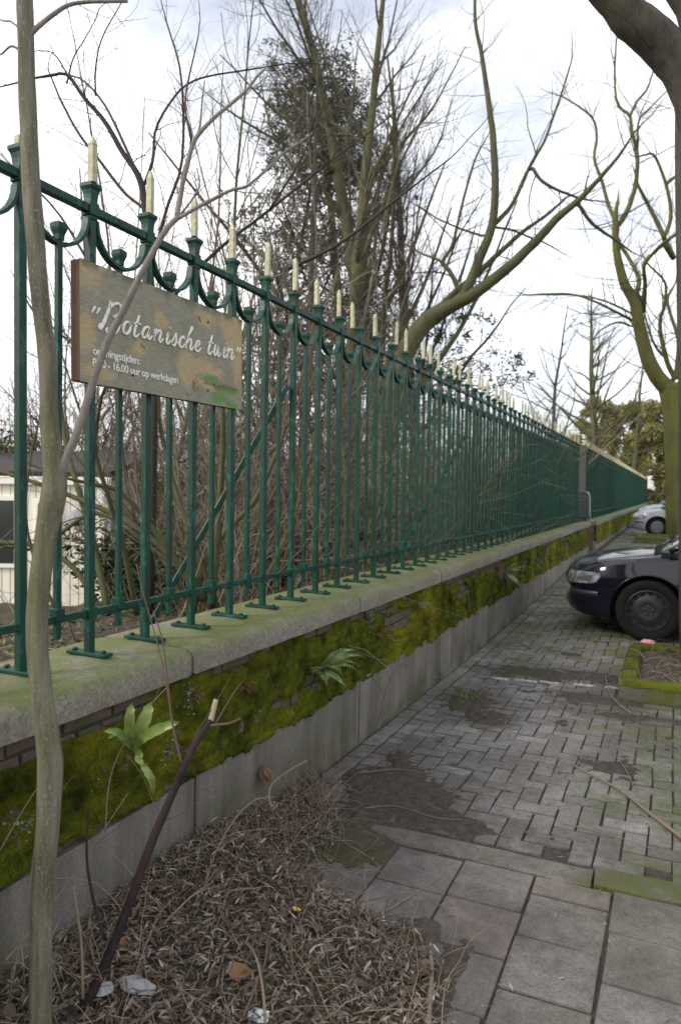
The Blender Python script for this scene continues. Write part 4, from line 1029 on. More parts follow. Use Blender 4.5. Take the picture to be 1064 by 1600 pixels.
# sapling in the foreground
rg = np.random.default_rng(11)
base = at(64, 1640, 1.86); sap = tag(empty('sapling', tuple(base)), 'slender olive-barked sapling growing close to the wall in front of the sign', 'tree')
T = Tubes(); P1 = [(70, 1660), (64, 1600), (64, 1500), (68, 1380), (76, 1280), (79, 1200), (76, 1165), (66, 1080), (58, 990), (62, 920), (72, 840), (84, 775), (86, 735), (78, 660), (76, 590), (70, 520), (61, 440), (54, 350), (48, 260), (45, 180), (42, 100), (40, 30), (38, -60), (36, -200)]
wp = [.86*q_ for q_ in [40, 40, 39, 40, 41, 45, 42, 38, 38, 38, 38, 44, 40, 32, 31, 31, 33, 33, 32, 31, 30, 29, 28, 24]]
traced(T, P1, 1.86, 1.88, n=90, sides=14, wpx=wp); trunk = T.build('trunk', 'sapling_bark', sap)
# roughen the trunk with knots
me = trunk.data; co = np.zeros(len(me.vertices)*3, np.float32); me.vertices.foreach_get('co', co); co = co.reshape(-1, 3)
co[:, 0] += .004*(fbm(co[:, 2]*14, co[:, 1]*30, 81)-.5); co[:, 1] += .004*(fbm(co[:, 2]*14, co[:, 0]*30, 82)-.5)
for (u_, v_) in ((82, 783), (92, 1180), (60, 900), (70, 560)):
    c_ = at(u_, v_, 1.83); dd = np.linalg.norm(co-c_, axis=1); nrm_ = np.zeros_like(co); k_ = np.exp(-(dd/.028)**2)[:, None]; ctr = at(u_, v_, 1.86); co += k_*(co-ctr)*np.array([.22, .22, 0])
me.vertices.foreach_set('co', co.ravel()); me.update()
Tt = Tubes(); lim = []; a1 = []
class _TL:
    def add(s, P, r, k): a1.append(Tubes().add(P, r, k).build('limb', 'sapling_limb', sap)); return s
Tl = _TL()
lim.append(traced(Tl, [(84, 765), (104, 715), (125, 665), (148, 590), (170, 530), (192, 488), (215, 440), (240, 392), (262, 356), (280, 338)], 1.86, 1.90, 13.5, 8.5, sides=9))
lim.append(traced(Tl, [(278, 340), (284, 308), (294, 262), (304, 225), (318, 203), (340, 180), (366, 158), (388, 138), (400, 122), (411, 110)], 1.90, 1.98, 9, 3.5, sides=7, tip=.05))
lim.append(traced(Tl, [(279, 342), (305, 326), (335, 310), (362, 297), (385, 292), (408, 274), (428, 254), (445, 238), (470, 222)], 1.90, 1.96, 6.5, 3, sides=7, tip=.06))
lim.append(traced(Tl, [(283, 335), (300, 312), (312, 290), (308, 262)], 1.91, 1.92, 4, 2, sides=6))
lim.append(traced(Tl, [(300, 228), (312, 200), (316, 160), (320, 125)], 1.94, 1.95, 4, 2, sides=6))
lim.append(traced(Tl, [(41, 62), (60, 42), (85, 22), (108, 8), (140, 3), (200, 2)], 1.87, 1.9, 9, 5, sides=7))
lim.append(traced(Tl, [(45, 60), (20, 35), (4, 32), (-20, 20)], 1.88, 1.9, 4, 2, sides=6))
lim.append(traced(Tl, [(44, 90), (20, 72), (2, 85), (-20, 90)], 1.88, 1.9, 5, 2, sides=6))
for P_, r_ in lim[1:]: spawn([Tt], P_, r_, 0, [(7, (.04, .16), .5, .7, .12, .2, 5, 3, .25)], rg)
a2 = Tt.build('twigs', 'twig', sap); a2['kind'] = 'stuff'; rebase(sap, trunk, a1, a2)

# cut dark stem against the wall
rg = np.random.default_rng(12); b0 = at(140, 1562, 2.02)
class _SP:
    def __init__(s): s.o = []
    def add(s, P, r, k): s.o.append(Tubes().add(P, r, k).build('spur', 'twig_red')); return s
st = tag(empty('cut_stem', tuple(b0)), 'dark purple-brown pruned stem leaning against the mossy wall', 'shrub')
T = Tubes(); PS, rs = traced(T, [(122, 1600), (145, 1550), (172, 1490), (205, 1405), (240, 1310), (258, 1268), (270, 1240), (300, 1172), (318, 1142), (330, 1126)], 2.00, 2.16, 17, 10, n=40, sides=10, tip=0); s1 = T.build('stem', 'stump_bark', st)
T = Tubes(); traced(T, [(329, 1128), (333, 1112), (338, 1093)], 2.16, 2.17, 10, 8, sides=8); s2 = T.build('cut_end', 'cut_wood', st)
T = _SP(); traced(T, [(328, 1134), (345, 1132), (360, 1130), (377, 1122)], 2.15, 2.13, 5, 3, sides=6); traced(T, [(338, 1130), (352, 1105), (366, 1082), (378, 1066)], 2.15, 2.17, 3, 1.5, sides=5)
traced(T, [(286, 1198), (276, 1160), (268, 1120), (262, 1060), (254, 1000), (240, 955)], 2.12, 2.2, 4, 2, sides=5); traced(T, [(290, 1195), (305, 1150), (330, 1110), (360, 1060)], 2.12, 2.18, 2, 1, sides=4)
traced(T, [(255, 1284), (285, 1270), (312, 1250), (345, 1232)], 2.09, 2.16, 2.2, 1, sides=4); traced(T, [(256, 1288), (240, 1255), (225, 1215), (200, 1180)], 2.09, 2.16, 2, 1, sides=4)
s3 = T.o; T = Tubes(); traced(T, [(166, 1470), (150, 1420), (138, 1360), (136, 1310), (140, 1260)], 2.03, 2.1, 6, 3, sides=6); s4 = T.build('side_shoot', 'stump_bark', st); rebase(st, s1, s2, s3, s4)

# shrub prototypes behind the railing
SH_SPEC = [(6.5, (.35, 1.2), .50, .75, .15, .25, 7, 4, .08), (9.0, (.12, .45), .55, .8, .17, .12, 5, 3, .08)]
def shrub_mesh(seed, h, stems, spread, dens=1.0):
    rg = np.random.default_rng(seed); B = Tubes(); ms = []; mt = 'twig_green' if seed % 2 else 'twig'
    for k in range(stems):
        a = rg.uniform(0, 2*math.pi); d = unit([math.cos(a)*spread*rg.random()**.6, math.sin(a)*spread*rg.random()**.6, 1]); L = h*rg.uniform(.55, 1.1)
        p = np.array([math.cos(a), math.sin(a), 0])*.28*rg.random(); r0 = rg.uniform(.009, .022)*h/3
        P = wander(p-d*.1, d, L, 12, .07, .15, rg, droop=.25*rg.random()); r = np.linspace(r0, .003, 13); o1 = Tubes().add(P, r, 5).build('stem', mt); ms.append(o1.data); bpy.data.objects.remove(o1)
        spec = [(SH_SPEC[0][0]*dens, *SH_SPEC[0][1:]), SH_SPEC[1]]
        spawn([B, B], P, r, 0, spec, rg)
    o2 = B.build('twigs', 'twig'); m2 = o2.data; bpy.data.objects.remove(o2); return ms, m2
protos = [shrub_mesh(101, 3.0, 13, .55), shrub_mesh(102, 3.6, 12, .45), shrub_mesh(103, 2.4, 16, .8), shrub_mesh(104, 4.4, 9, .35), shrub_mesh(105, 2.0, 18, 1.0)]
def shrub(pi, x, y, sc, rz, label, name='bare_shrub', group='leafless shrubs behind the railing'):
    e = tag(empty(name, (x, y, float(garden_z(x, y))-.03), rz), label, 'shrub', group); e.scale = (sc, sc, sc)
    for me in protos[pi][0]: link(bpy.data.objects.new('stem', me), e)
    link(bpy.data.objects.new('twigs', protos[pi][1]), e)['kind'] = 'stuff'
    return e
SHR = [(4, -3.0, 1.6, .85, 'low bushy bare shrub at the far left behind the sapling trunk'), (2, -3.3, 2.9, .9, 'bare shrub tangle between the sapling and the sign board'), (0, -3.6, 3.9, .95, 'olive-stemmed bare shrub directly below the wooden sign'),
       (3, -4.4, 3.3, 1.0, 'tall thin bare shrub rising above the wooden sign'), (2, -3.2, 4.9, 1.0, 'bare shrub just right of the sign behind the slanting stay'), (1, -4.3, 6.2, 1.05, 'leggy bare shrub behind the middle of the near railing'),
       (0, -3.2, 6.8, .95, 'bare shrub pressed against the railing, second right of the sign'), (4, -3.0, 8.2, 1.15, 'low dense bare shrub behind the middle railing'), (1, -4.2, 8.8, 1.0, 'upright bare shrub left of the leaning tree'),
       (2, -3.4, 10.2, 1.1, 'bare shrub under the leaning limbs of the big tree'), (0, -3.9, 12.2, 1.1, 'bare shrub behind the far half of the near railing'), (4, -3.2, 14.2, 1.4, 'wide bare shrub near the end of the near railing'), (2, -3.4, 16.6, 1.2, 'bare shrub behind the utility box'), (1, -4.6, 15.2, .9, 'thin bare shrub behind the last bars of the near railing')]
def px_of(x, y):
    P = np.array([x, y, 1.2])-np.array([0, 0, CAM_H]); return 532+CAM_F*(P@_R2)/(P@_F)
SHR = [q for q in SHR if px_of(q[1], q[2]) > 215]
for k, (pi, x, y, sc, lb) in enumerate(SHR): shrub(pi, x, y, sc, k*1.37, lb)
BACK = [(-5.6, 4.4), (-5.8, 6.9), (-6.3, 8.8), (-6.0, 10.8), (-7.2, 12.8), (-7.6, 7.6), (-6.4, 15.0), (-8.2, 10.0), (-9.0, 13.5), (-8.5, 17.0), (-6.5, 19.5), (-5.0, 20.5), (-5.2, 24.5), (-4.6, 29.0), (-9.5, 19.0), (-10.5, 11.5), (-11.5, 15.5), (-5.8, 34.0), (-4.8, 40.0), (-6.2, 3.0)]
for k, (x, y) in enumerate(BACK):
    if px_of(x, y) < 235: continue
    shrub((k*2+1) % 5, x, y, 1.0+.35*((k*7) % 5)/4, k*2.1, 'bare shrub deep in the leafless tangle behind the railing', group='bare shrubs deeper in the garden')

for k, (u_, d_, pi, sc, lb) in enumerate([(255, 8.8, 3, 1.3, 'tall bare bush seen above the left half of the sign'), (340, 8.6, 3, 1.2, 'tall bare bush seen above the right end of the sign'), (420, 9.4, 1, 1.4, 'tall bare bush just right of the sign, well behind the bars'), (480, 9.8, 3, 1.3, 'tall bare bush just left of the dark conifer'), (120, 12.0, 3, 1.4, 'far bare bush seen between sapling and sign'), (30, 12.5, 1, 1.5, 'far bare bush at the left edge beyond the white shed')]):
    q = at(u_, 790, d_); shrub(pi, q[0], q[1], sc, k*1.9+.4, lb, group='tall bare bushes above the railing')
# fine dead undergrowth close behind the bars (uncountable)
rg = np.random.default_rng(31); T = Tubes()
for k in range(1900):
    y = 1.4+18*rg.random()**1.4; x = -2.35-5.0*rg.random()**1.3
    if px_of(x, y) < 200 and rg.random() < .88: continue
    L = rg.uniform(.5, 1.9); a = rg.uniform(0, 2*math.pi); d = unit([math.cos(a)*.8, math.sin(a)*.8, rg.uniform(.2, 1.4)])
    T.add(wander(np.array([x, y, float(garden_z(x, y))]), d, L, 7, .16, .1, rg, droop=rg.uniform(0, 1.3)), np.linspace(rg.uniform(.0025, .006), .001, 8), 3)
tag(T.build('undergrowth', 'twig'), 'tangle of thin dead stems along the foot of the railing', 'undergrowth', kind='stuff')
# far wood behind everything
rg = np.random.default_rng(32); T = Tubes()
for k in range(800):
    a = rg.uniform(R(-78), R(-4)); dist = rg.uniform(13, 34); x = math.sin(a)*dist-2.5; y = math.cos(a)*dist; L = rg.uniform(2.0, 5.5)*(.6+dist/40)
    P = wander(np.array([x, y, 0.]), unit([rg.normal(0, .5), rg.normal(0, .5), 1]), L, 7, .16, .1, rg); r = np.linspace(rg.uniform(.02, .05), .006, 8); T.add(P, r, 4)
    spawn([T, T], P, r, 0, [(3.2, (.5, 1.6), .45, .7, .14, .25, 5, 3, .15), (1.6, (.25, .7), .6, .7, .15, .2, 3, 3, .1)], rg)
tag(T.build('far_thicket', 'twig'), 'brown-grey wall of distant leafless brushwood', 'thicket', kind='stuff')

# leaf clouds for evergreens
LT = np.array([[0, 0, 0], [.35, .18, .03], [1, 0, -.05], [.35, -.18, .03]]); LF = np.array([[0, 1, 2], [0, 2, 3]])
def leaf_cloud(name, C_, n, size, material, parent, rg, tilt=math.pi):
    """C_ = list of (centre, radius)"""
    cs = np.array([c for c, r in C_]); rs = np.array([r for c, r in C_]); i = rg.integers(0, len(cs), n); v = rg.normal(0, 1, (n, 3)); v /= np.linalg.norm(v, axis=1, keepdims=True)
    P = cs[i]+v*(rs[i]*rg.random(n)**.45)[:, None]
    return obj(name, scatter(name, LT, LF, rot_rand(n, tilt, rg, (size*.6, size*1.4)), P), material, parent)
def evergreen(name, x, y, h, w, label, seed, n=5000, mat_='evergreen', size=.09):
    rg = np.random.default_rng(seed); z0 = float(garden_z(x, y)) if x < -2.2 else float(street_z(y)); e = tag(empty(name, (x, y, z0)), label, 'shrub', 'evergreen bushes in the garden')
    T = Tubes(); cl = []
    for k in range(9):
        a = rg.uniform(0, 2*math.pi); P = wander(np.zeros(3), unit([math.cos(a)*w/h, math.sin(a)*w/h, 1]), h*.85*rg.uniform(.7, 1.05), 7, .08, .1, rg); T.add(P, np.linspace(.03, .008, 8), 5)
        for q in (3, 5, 7): cl += [(P[q]+rg.normal(0, .12*w, 3), w*rg.uniform(.18, .38)) for _ in range(2)]
    T.build('stems', 'twig_dark', e); leaf_cloud('leaves', cl, n, size, mat_, e, rg)['kind'] = 'stuff'
evergreen('evergreen_bush', -6.3, 9.4, 2.0, 1.4, 'dark evergreen bush deep behind the middle of the near railing', 51, 6000)
evergreen('evergreen_bush', -5.0, 6.0, 1.1, 1.0, 'low dark evergreen bush behind the bars right of the sign', 52, 4500)
evergreen('evergreen_bush', -6.2, 13.6, 2.2, 1.7, 'broad evergreen bush left of the leaning tree foot', 53, 7000)
evergreen('evergreen_bush', -5.2, 17.6, 1.8, 1.5, 'evergreen bush near the end of the near railing', 54, 6000)
evergreen('evergreen_bush', -4.9, 25, 2.0, 1.8, 'evergreen bush behind the farther railing', 55, 6000)
evergreen('evergreen_bush', -5.9, 8.7, 1.7, 1.2, 'tall dark evergreen bush to the right of the white shed', 56, 6000)
evergreen('evergreen_bush', -8.6, 11.6, 2.3, 1.8, 'wide dark evergreen bush furthest back behind the sign', 58, 8000)
evergreen('evergreen_bush', -4.6, 8.0, .9, .9, 'knee-high evergreen bush behind the middle bars', 59, 4000)
evergreen('evergreen_bush', -4.5, 11.3, 1.4, 1.2, 'rounded evergreen bush below the leaning tree', 60, 5000)
evergreen('evergreen_bush', -10.5, 8.0, 3.0, 2.0, 'big dark evergreen bush looming behind the white shed', 65, 9000)
# ground cover along the garden edge
rg = np.random.default_rng(57); n = 9000; x = -2.2-3.5*rg.random(n)**1.4; y = 1.0+12*rg.random(n)**1.3; k = fbm(x*2.2, y*2.2, 91) > .47; x, y = x[k], y[k]
P = np.stack([x, y, garden_z(x, y)+.02+.06*rg.random(len(x))], 1)
tag(obj('ground_cover', scatter('ground_cover', LT, LF, rot_rand(len(x), .9, rg, (.03, .075)), P), 'groundcover'), 'low green weeds on the garden soil behind the wall', 'ground cover', kind='stuff')
n = 9000; x = -2.22-4*rg.random(n)**1.3; y = 1.0+13*rg.random(n)**1.3; P = np.stack([x, y, garden_z(x, y)+.008+.02*rg.random(n)], 1)
tag(obj('garden_leaf_litter', scatter('garden_leaf_litter', LT, LF, rot_rand(n, .6, rg, (.035, .09)), P), 'litter_broad'), 'brown leaf litter on the garden soil', 'leaf litter', kind='stuff')

# ------------------------------------------------------------------ trees
def c3(L): return [(660+x/2.634, y/2.634) for x, y in L]
def c4(L): return [(740+x/3.284, 420+y/3.284) for x, y in L]
def c8(L): return [(960+x/4, 280+y/4) for x, y in L]
TWG = [(4.2, (.30, 1.0), .42, .75, .12, .25, 6, 4, .05), (5.5, (.10, .40), .5, .75, .15, .2, 4, 3, .05)]
def traced_tree(name, label, base, trunk, limbs, d, bark_m, twig_m, seed, spec=TWG, trunk_w=(60, 40), dvar=1.2, tip=1.0):
    rg = np.random.default_rng(seed); e = tag(empty(name, tuple(base)), label, 'tree')
    T = Tubes(); traced(T, trunk, d, d, trunk_w[0], trunk_w[1], sides=12, n=6*len(trunk)); o1 = T.build('trunk', bark_m, e)
    TT = Tubes(); o2 = []; prev = smooth_path(np.array([at(u, v, d) for u, v in trunk]), 60)
    for k, (px, w0, w1) in enumerate(limbs):
        TL = Tubes(); dd = d+dvar*rg.uniform(-.15, 1.0)*(1 if k % 2 else -1)*min(1, len(px)/7)
        P_, r_ = traced(TL, px, d, dd, w0, w1, sides=8, tip=tip, lead=prev); prev = np.vstack([prev, P_]); spawn([TT, TT, TT], P_, r_, 0, spec, rg); o2.append(TL.build('limb', bark_m, e))
    o3 = TT.build('crown', twig_m, e); o3['kind'] = 'stuff'; rebase(e, o1, o2, o3); return e
G_l = [(c3([(40, 1310), (130, 1250), (200, 1210), (330, 1115), (460, 990), (560, 890), (640, 820), (720, 740), (800, 650), (860, 560)]), 25, 3),
       (c3([(40, 1300), (90, 1250), (150, 1190), (240, 1115), (330, 1030), (420, 950), (520, 880), (590, 815)]), 14, 3),
       (c3([(50, 1310), (110, 1270), (180, 1205), (235, 1060), (270, 980), (290, 900), (298, 760), (290, 600), (278, 480), (262, 370), (240, 230), (215, 100), (213, -20), (205, -150)]), 19, 3),
       (c3([(288, 930), (330, 890), (370, 840), (420, 730), (460, 650), (500, 580), (540, 470), (580, 350), (600, 280)]), 8, 2.5),
       (c3([(145, 1185), (120, 1130), (82, 1080), (110, 1030), (130, 980), (160, 850), (200, 700), (225, 630)]), 8, 3), (c3([(85, 1080), (40, 1060), (0, 1045), (-60, 1010)]), 5, 2),
       (c3([(245, 970), (180, 950), (130, 930), (60, 900), (0, 860)]), 4, 2), (c3([(285, 935), (350, 945), (400, 962), (465, 990)]), 4, 3),
       (c3([(455, 695), (490, 745), (560, 785), (620, 810)]), 6, 4), (c3([(640, 840), (690, 910), (740, 950), (790, 985)]), 6, 4)]
traced_tree('bare_tree', 'leaning bare tree whose mossy limbs reach right over the middle of the railing', at(590, 830, 12.5), [(585, 860), (590, 800), (598, 720), (610, 640), (622, 585), (640, 538), (664, 505), (692, 484)], G_l, 12.5, 'tree_bark', 'twig_dark', 201, trunk_w=(42, 25), spec=[(5.5, (.20, 1.6), .40, .85, .13, .2, 7, 4, .08), (5.0, (.10, .5), .5, .75, .16, .2, 4, 3, .05)])
# low crossing branch in the middle of the sky
B_l = [(c8([(350, 1330), (280, 1260), (220, 1160), (180, 1040), (150, 920), (125, 780), (60, 660), (25, 540), (10, 430), (10, 280)]), 26, 9),
       (c3([(800, 945), (785, 890), (760, 830), (735, 740), (705, 650), (715, 560), (700, 490), (645, 440), (580, 400)]), 7, 2.5), (c3([(800, 930), (830, 890), (855, 830), (875, 740), (880, 630), (858, 540), (850, 480), (800, 430), (790, 300), (795, 180)]), 9, 2.5),
       (c3([(852, 480), (880, 420), (920, 370), (950, 280)]), 5, 2.5), (c3([(885, 620), (890, 500), (940, 440), (1020, 360)]), 4, 2), (c3([(880, 1210), (892, 1150), (860, 1080), (820, 1020)]), 8, 6),
       (c3([(905, 1240), (915, 1160), (912, 1080), (960, 1030), (1050, 950)]), 7, 4), (c3([(1030, 1060), (1000, 1000), (975, 940), (930, 850), (885, 760)]), 9, 5), (c3([(990, 980), (1020, 890), (1000, 760), (950, 640), (900, 640)]), 7, 3), (c3([(1010, 750), (1050, 720), (1090, 690)]), 6, 4),
       (c8([(370, 1240), (320, 1120), (290, 1000), (285, 880), (310, 790), (320, 680), (300, 620), (220, 540)]), 8, 3), (c8([(385, 1240), (395, 1120), (400, 1000), (370, 900), (330, 760), (360, 680)]), 8, 4), (c8([(180, 830), (190, 720), (190, 640), (185, 540), (240, 460), (300, 400), (385, 340)]), 6, 4),
       (c8([(330, 1130), (250, 1040), (190, 860)]), 5, 3), (c4([(820, 270), (740, 230), (640, 180), (520, 135), (400, 130), (290, 135)]), 5, 2), (c4([(810, 295), (740, 275), (660, 310), (620, 350)]), 4, 2), (c3([(860, 1290), (780, 1250), (700, 1225), (620, 1215), (440, 1215)]), 4, 1.5)]
traced_tree('street_tree', 'twisting mossy-trunked street tree beyond the dark car', at(1064, 852, 21.5), [(1066, 858), (1064, 830), (1062, 760), (1060, 700), (1056, 640), (1048, 600)], B_l, 21.5, 'mossy_bark', 'twig_grey', 202, trunk_w=(46, 40), spec=[(3.4, (.35, 2.4), .38, .8, .13, .2, 7, 4, .1), (4.4, (.2, .9), .5, .75, .16, .15, 5, 3, .05)], dvar=2.0)
# near street tree at the right edge
A_l = [([(1107, 380), (1104, 280), (1097, 205), (1081, 145), (1055, 100), (1022, 68), (992, 44), (965, 14), (942, -16), (912, -60), (887, -140)], 70, 50), ([(1102, 130), (1097, 60), (1082, 20), (1057, -10), (1017, -60)], 60, 34), ([(1112, 150), (1127, 60), (1157, -60)], 60, 40), ([(1099, 470), (1083, 430), (1073, 405), (1073, 385), (1092, 345)], 44, 30), ([(967, 10), (947, 60), (937, 100)], 3, 1)]
traced_tree('street_tree', 'thick grey street tree at the right edge with a heavy overhanging limb', at(1108, 1050, 6.5), [(1119, 1075), (1113, 1000), (1111, 900), (1111, 780), (1110, 640), (1107, 520), (1105, 400), (1103, 300), (1102, 200), (1103, 120)], A_l[:4], 6.5, 'grey_bark', 'twig_dark', 203, trunk_w=(96, 88), spec=[(.9, (.3, .9), .10, .75, .12, .25, 6, 4, .1), (4.0, (.10, .4), .5, .75, .15, .2, 4, 3, .1)], dvar=.4)

def wild_tree(name, label, x, y, h, seed, spread=.5, lean=(0, 0), r0=None, bark_m='grey_bark', twig_m='twig_grey', nl=16, start=.25, up=.45, tw=(5.6, 6.0), len_=.44):
    rg = np.random.default_rng(seed); z0 = float(garden_z(x, y)) if x < -2.1 else float(street_z(y)); r0 = r0 or h*.016
    e = tag(empty(name, (x, y, z0)), label, 'tree'); T, C_ = Tubes(), Tubes()
    P = wander(np.array([0, 0, -.2]), unit([lean[0], lean[1], 1]), h, 16, .035, .1, rg); r = np.linspace(r0, r0*.12, 17); T.add(P, r, 9); T.build('trunk', bark_m, e)
    for k in range(nl):
        t = start+(1-start)*(k+rg.random())/nl; i = min(int(t*16), 15); p = P[i]; d = unit(P[i+1]-P[i]); L = h*len_*(1.15-t)*rg.uniform(.7, 1.2)
        Q = wander(p, perp(d, rg, spread*rg.uniform(.8, 1.4)), L, 9, .09, up, rg); q = np.linspace(r[i]*.42, r[i]*.06+.003, 10); Tubes().add(Q, q, 6).build('limb', bark_m, e)
        spawn([C_, C_], Q, q, 0, [(tw[0], (.5, 1.7), .45, .7, .11, .3, 6, 4, .1), (tw[1], (.2, .7), .5, .7, .14, .2, 4, 3, .05)], rg)
    C_.build('crown', twig_m, e)['kind'] = 'stuff'; return e, P
def gpos(u, d): p = at(u, 790, d); return p[0], p[1]
x, y = gpos(600, 16); wild_tree('bare_tree', 'tall straight bare tree rising highest behind the middle of the railing', x, y, 15, 301, .55, (-.02, 0), .24, 'tree_bark', nl=26, start=.2, up=.5)
x, y = gpos(553, 15); wild_tree('bare_tree', 'tall bare tree with paired stems left of the straightest trunk', x, y, 14, 302, .6, (-.05, 0), .20, 'tree_bark', nl=22, up=.4)
x, y = gpos(655, 18); wild_tree('bare_tree', 'slim bare tree on the right side of the tall group', x, y, 11.5, 303, .6, (0, 0), .18, 'grey_bark', nl=26, up=.4)
x, y = gpos(470, 11); wild_tree('bare_tree', 'bare tree spreading above the railing between sign and conifer', x, y, 8.0, 304, .8, (.05, 0), .10, 'grey_bark', nl=18, up=.3)
x, y = gpos(300, 9.5); wild_tree('bare_tree', 'thin bare tree standing behind the wooden sign', x, y, 8.0, 305, .55, (.10, .05), .045, 'tree_bark', nl=20, up=.5)
x, y = gpos(935, 40); wild_tree('bare_tree', 'rounded bare tree above the far railing, left of the street tree', x, y, 14, 306, .8, (0, 0), .28, 'tree_bark', nl=48, up=.35, tw=(3.4, 3.2))
x, y = gpos(885, 34); wild_tree('bare_tree', 'bare tree leaning left above the end of the near railing', x, y, 10.5, 307, .7, (-.20, 0), .16, 'grey_bark', nl=26, up=.35, tw=(2.4, 2.4))
x, y = gpos(985, 50); wild_tree('bare_tree', 'distant bare tree in front of the grey roof', x, y, 11, 308, .9, (0, 0), .25, 'tree_bark', 'twig_green', nl=24, up=.3, tw=(2.4, 2.2))
x, y = gpos(800, 30); wild_tree('bare_tree', 'low bare tree above the railing where the spikes fade into sky', x, y, 6.0, 309, .8, (0, 0), .12, nl=18, up=.3, tw=(2.4, 2.4))
x, y = gpos(130, 12); wild_tree('bare_tree', 'bare tree behind the sapling at upper left', x, y, 7.0, 310, .7, (.05, 0), .08, nl=18, up=.35)
x, y = gpos(420, 20); wild_tree('bare_tree', 'bare tree far behind the gap right of the sign', x, y, 11, 311, .7, (0, 0), .16, nl=22, up=.35, tw=(2.4, 2.4))
# conifer
rg = np.random.default_rng(321); x, y = gpos(540, 19); e = tag(empty('conifer', (x, y, float(garden_z(x, y)))), 'dark sparse conifer among the tall bare trees', 'tree'); cl = []
P = wander(np.array([0, 0, -.2]), unit([.0, 0, 1]), 13.6, 16, .02, .1, rg); r = np.linspace(.22, .03, 17); Tubes().add(P, r, 8).build('trunk', 'tree_bark', e)
for k in range(115):
    t = .15+.84*rg.random(); i = min(int(t*16), 15); L = (4.6*(1.08-t)+.5)*rg.uniform(.55, 1.15); Q = wander(P[i], perp(unit(P[i+1]-P[i]), rg, 1.35), L, 6, .10, .12, rg, .40); Tubes().add(Q, np.linspace(.03, .006, 7), 4).build('branch', 'tree_bark', e)
    for q in range(2, 7): cl += [(Q[q]+rg.normal(0, .30, 3)-np.array([0, 0, .16]), rg.uniform(.08, .38)) for _ in range(3)]
leaf_cloud('crown', cl, 60000, .10, 'needles', e, rg)['kind'] = 'stuff'
# dark arching branches at upper left, a shrub close behind the railing
rg = np.random.default_rng(331); e = tag(empty('bare_shrub', tuple(at(235, 960, 4.6))), 'bare shrub with dark crooked branches against the sky at upper left', 'shrub'); TT = Tubes(); o1 = []
for px, w0, w1 in [([(235, 960), (240, 700), (238, 480), (228, 320), (215, 270), (195, 240), (165, 190), (130, 150), (105, 115), (75, 118)], 14, 4), ([(222, 300), (240, 250), (245, 200), (275, 150), (300, 128), (330, 118), (390, 108), (450, 98)], 5, 2), ([(215, 270), (190, 215), (165, 165), (130, 125), (95, 115)], 5, 2.5), ([(230, 330), (195, 300), (160, 255), (125, 210), (100, 165), (85, 130)], 6, 3), ([(105, 130), (115, 90), (130, 65), (150, 30)], 3, 1.5), ([(150, 150), (150, 110), (160, 60), (190, 5)], 3, 1.5), ([(108, 120), (85, 85), (60, 80)], 3, 1.5), ([(236, 420), (260, 330), (285, 250), (283, 120), (262, 40)], 6, 2.5), ([(284, 280), (300, 220), (290, 160), (310, 60)], 5, 2),
                   ([(238, 500), (330, 400), (420, 330), (520, 250), (600, 190)], 7, 2), ([(420, 330), (470, 250), (500, 180), (520, 100)], 4, 1.6), ([(450, 420), (530, 380), (620, 310), (700, 250)], 7, 2), ([(239, 600), (150, 430), (90, 330), (20, 260)], 6, 2)]:
    TL = Tubes(); P_, r_ = traced(TL, px, 4.6, 4.6+rg.uniform(-.5, .8), w0, w1, sides=6, tip=.45); o1.append(TL.build('stem', 'twig_dark', e)); spawn([TT, TT], P_, r_, 0, [(6, (.15, .55), .45, .75, .14, .25, 6, 3, .05), (6, (.05, .2), .6, .7, .15, .2, 3, 3, .05)], rg)
o2 = TT.build('twigs', 'twig_dark', e); o2['kind'] = 'stuff'; rebase(e, o1, o2)
# crossing olive poles behind the railing near the shed
rg = np.random.default_rng(341); e = tag(empty('bare_shrub', tuple(at(330, 960, 4.4))), 'mossy crooked shrub stems crossing in front of the white shed', 'shrub'); TT = Tubes(); o1 = []
for px, w0, w1 in [([(320, 935), (260, 860), (190, 810), (100, 770), (10, 740)], 13, 6), ([(300, 900), (240, 860), (150, 800), (60, 855), (0, 850)], 9, 5), ([(170, 960), (150, 860), (128, 780), (105, 700), (90, 600), (60, 500)], 12, 5), ([(215, 960), (195, 860), (175, 790), (150, 700), (160, 620)], 10, 5), ([(320, 940), (250, 840), (190, 770), (140, 755)], 11, 6), ([(150, 940), (110, 880), (50, 850), (0, 845)], 9, 7), ([(330, 950), (345, 800), (350, 640), (330, 500)], 14, 6), ([(340, 950), (280, 780), (250, 640), (265, 500)], 10, 4), ([(300, 960), (330, 860), (400, 780), (440, 690)], 12, 6), ([(90, 960), (60, 890), (40, 800), (50, 700)], 7, 3)]:
    TL = Tubes(); P_, r_ = traced(TL, px, 4.4, 4.4+rg.uniform(-.6, .8), w0, w1, sides=7, tip=.4); o1.append(TL.build('stem', 'tree_bark', e)); spawn([TT, TT], P_, r_, 0, [(5, (.2, .6), .35, .75, .14, .2, 6, 3, .1), (5, (.05, .25), .6, .7, .15, .15, 3, 3, .05)], rg)
o2 = TT.build('twigs', 'twig', e); o2['kind'] = 'stuff'; rebase(e, o1, o2)

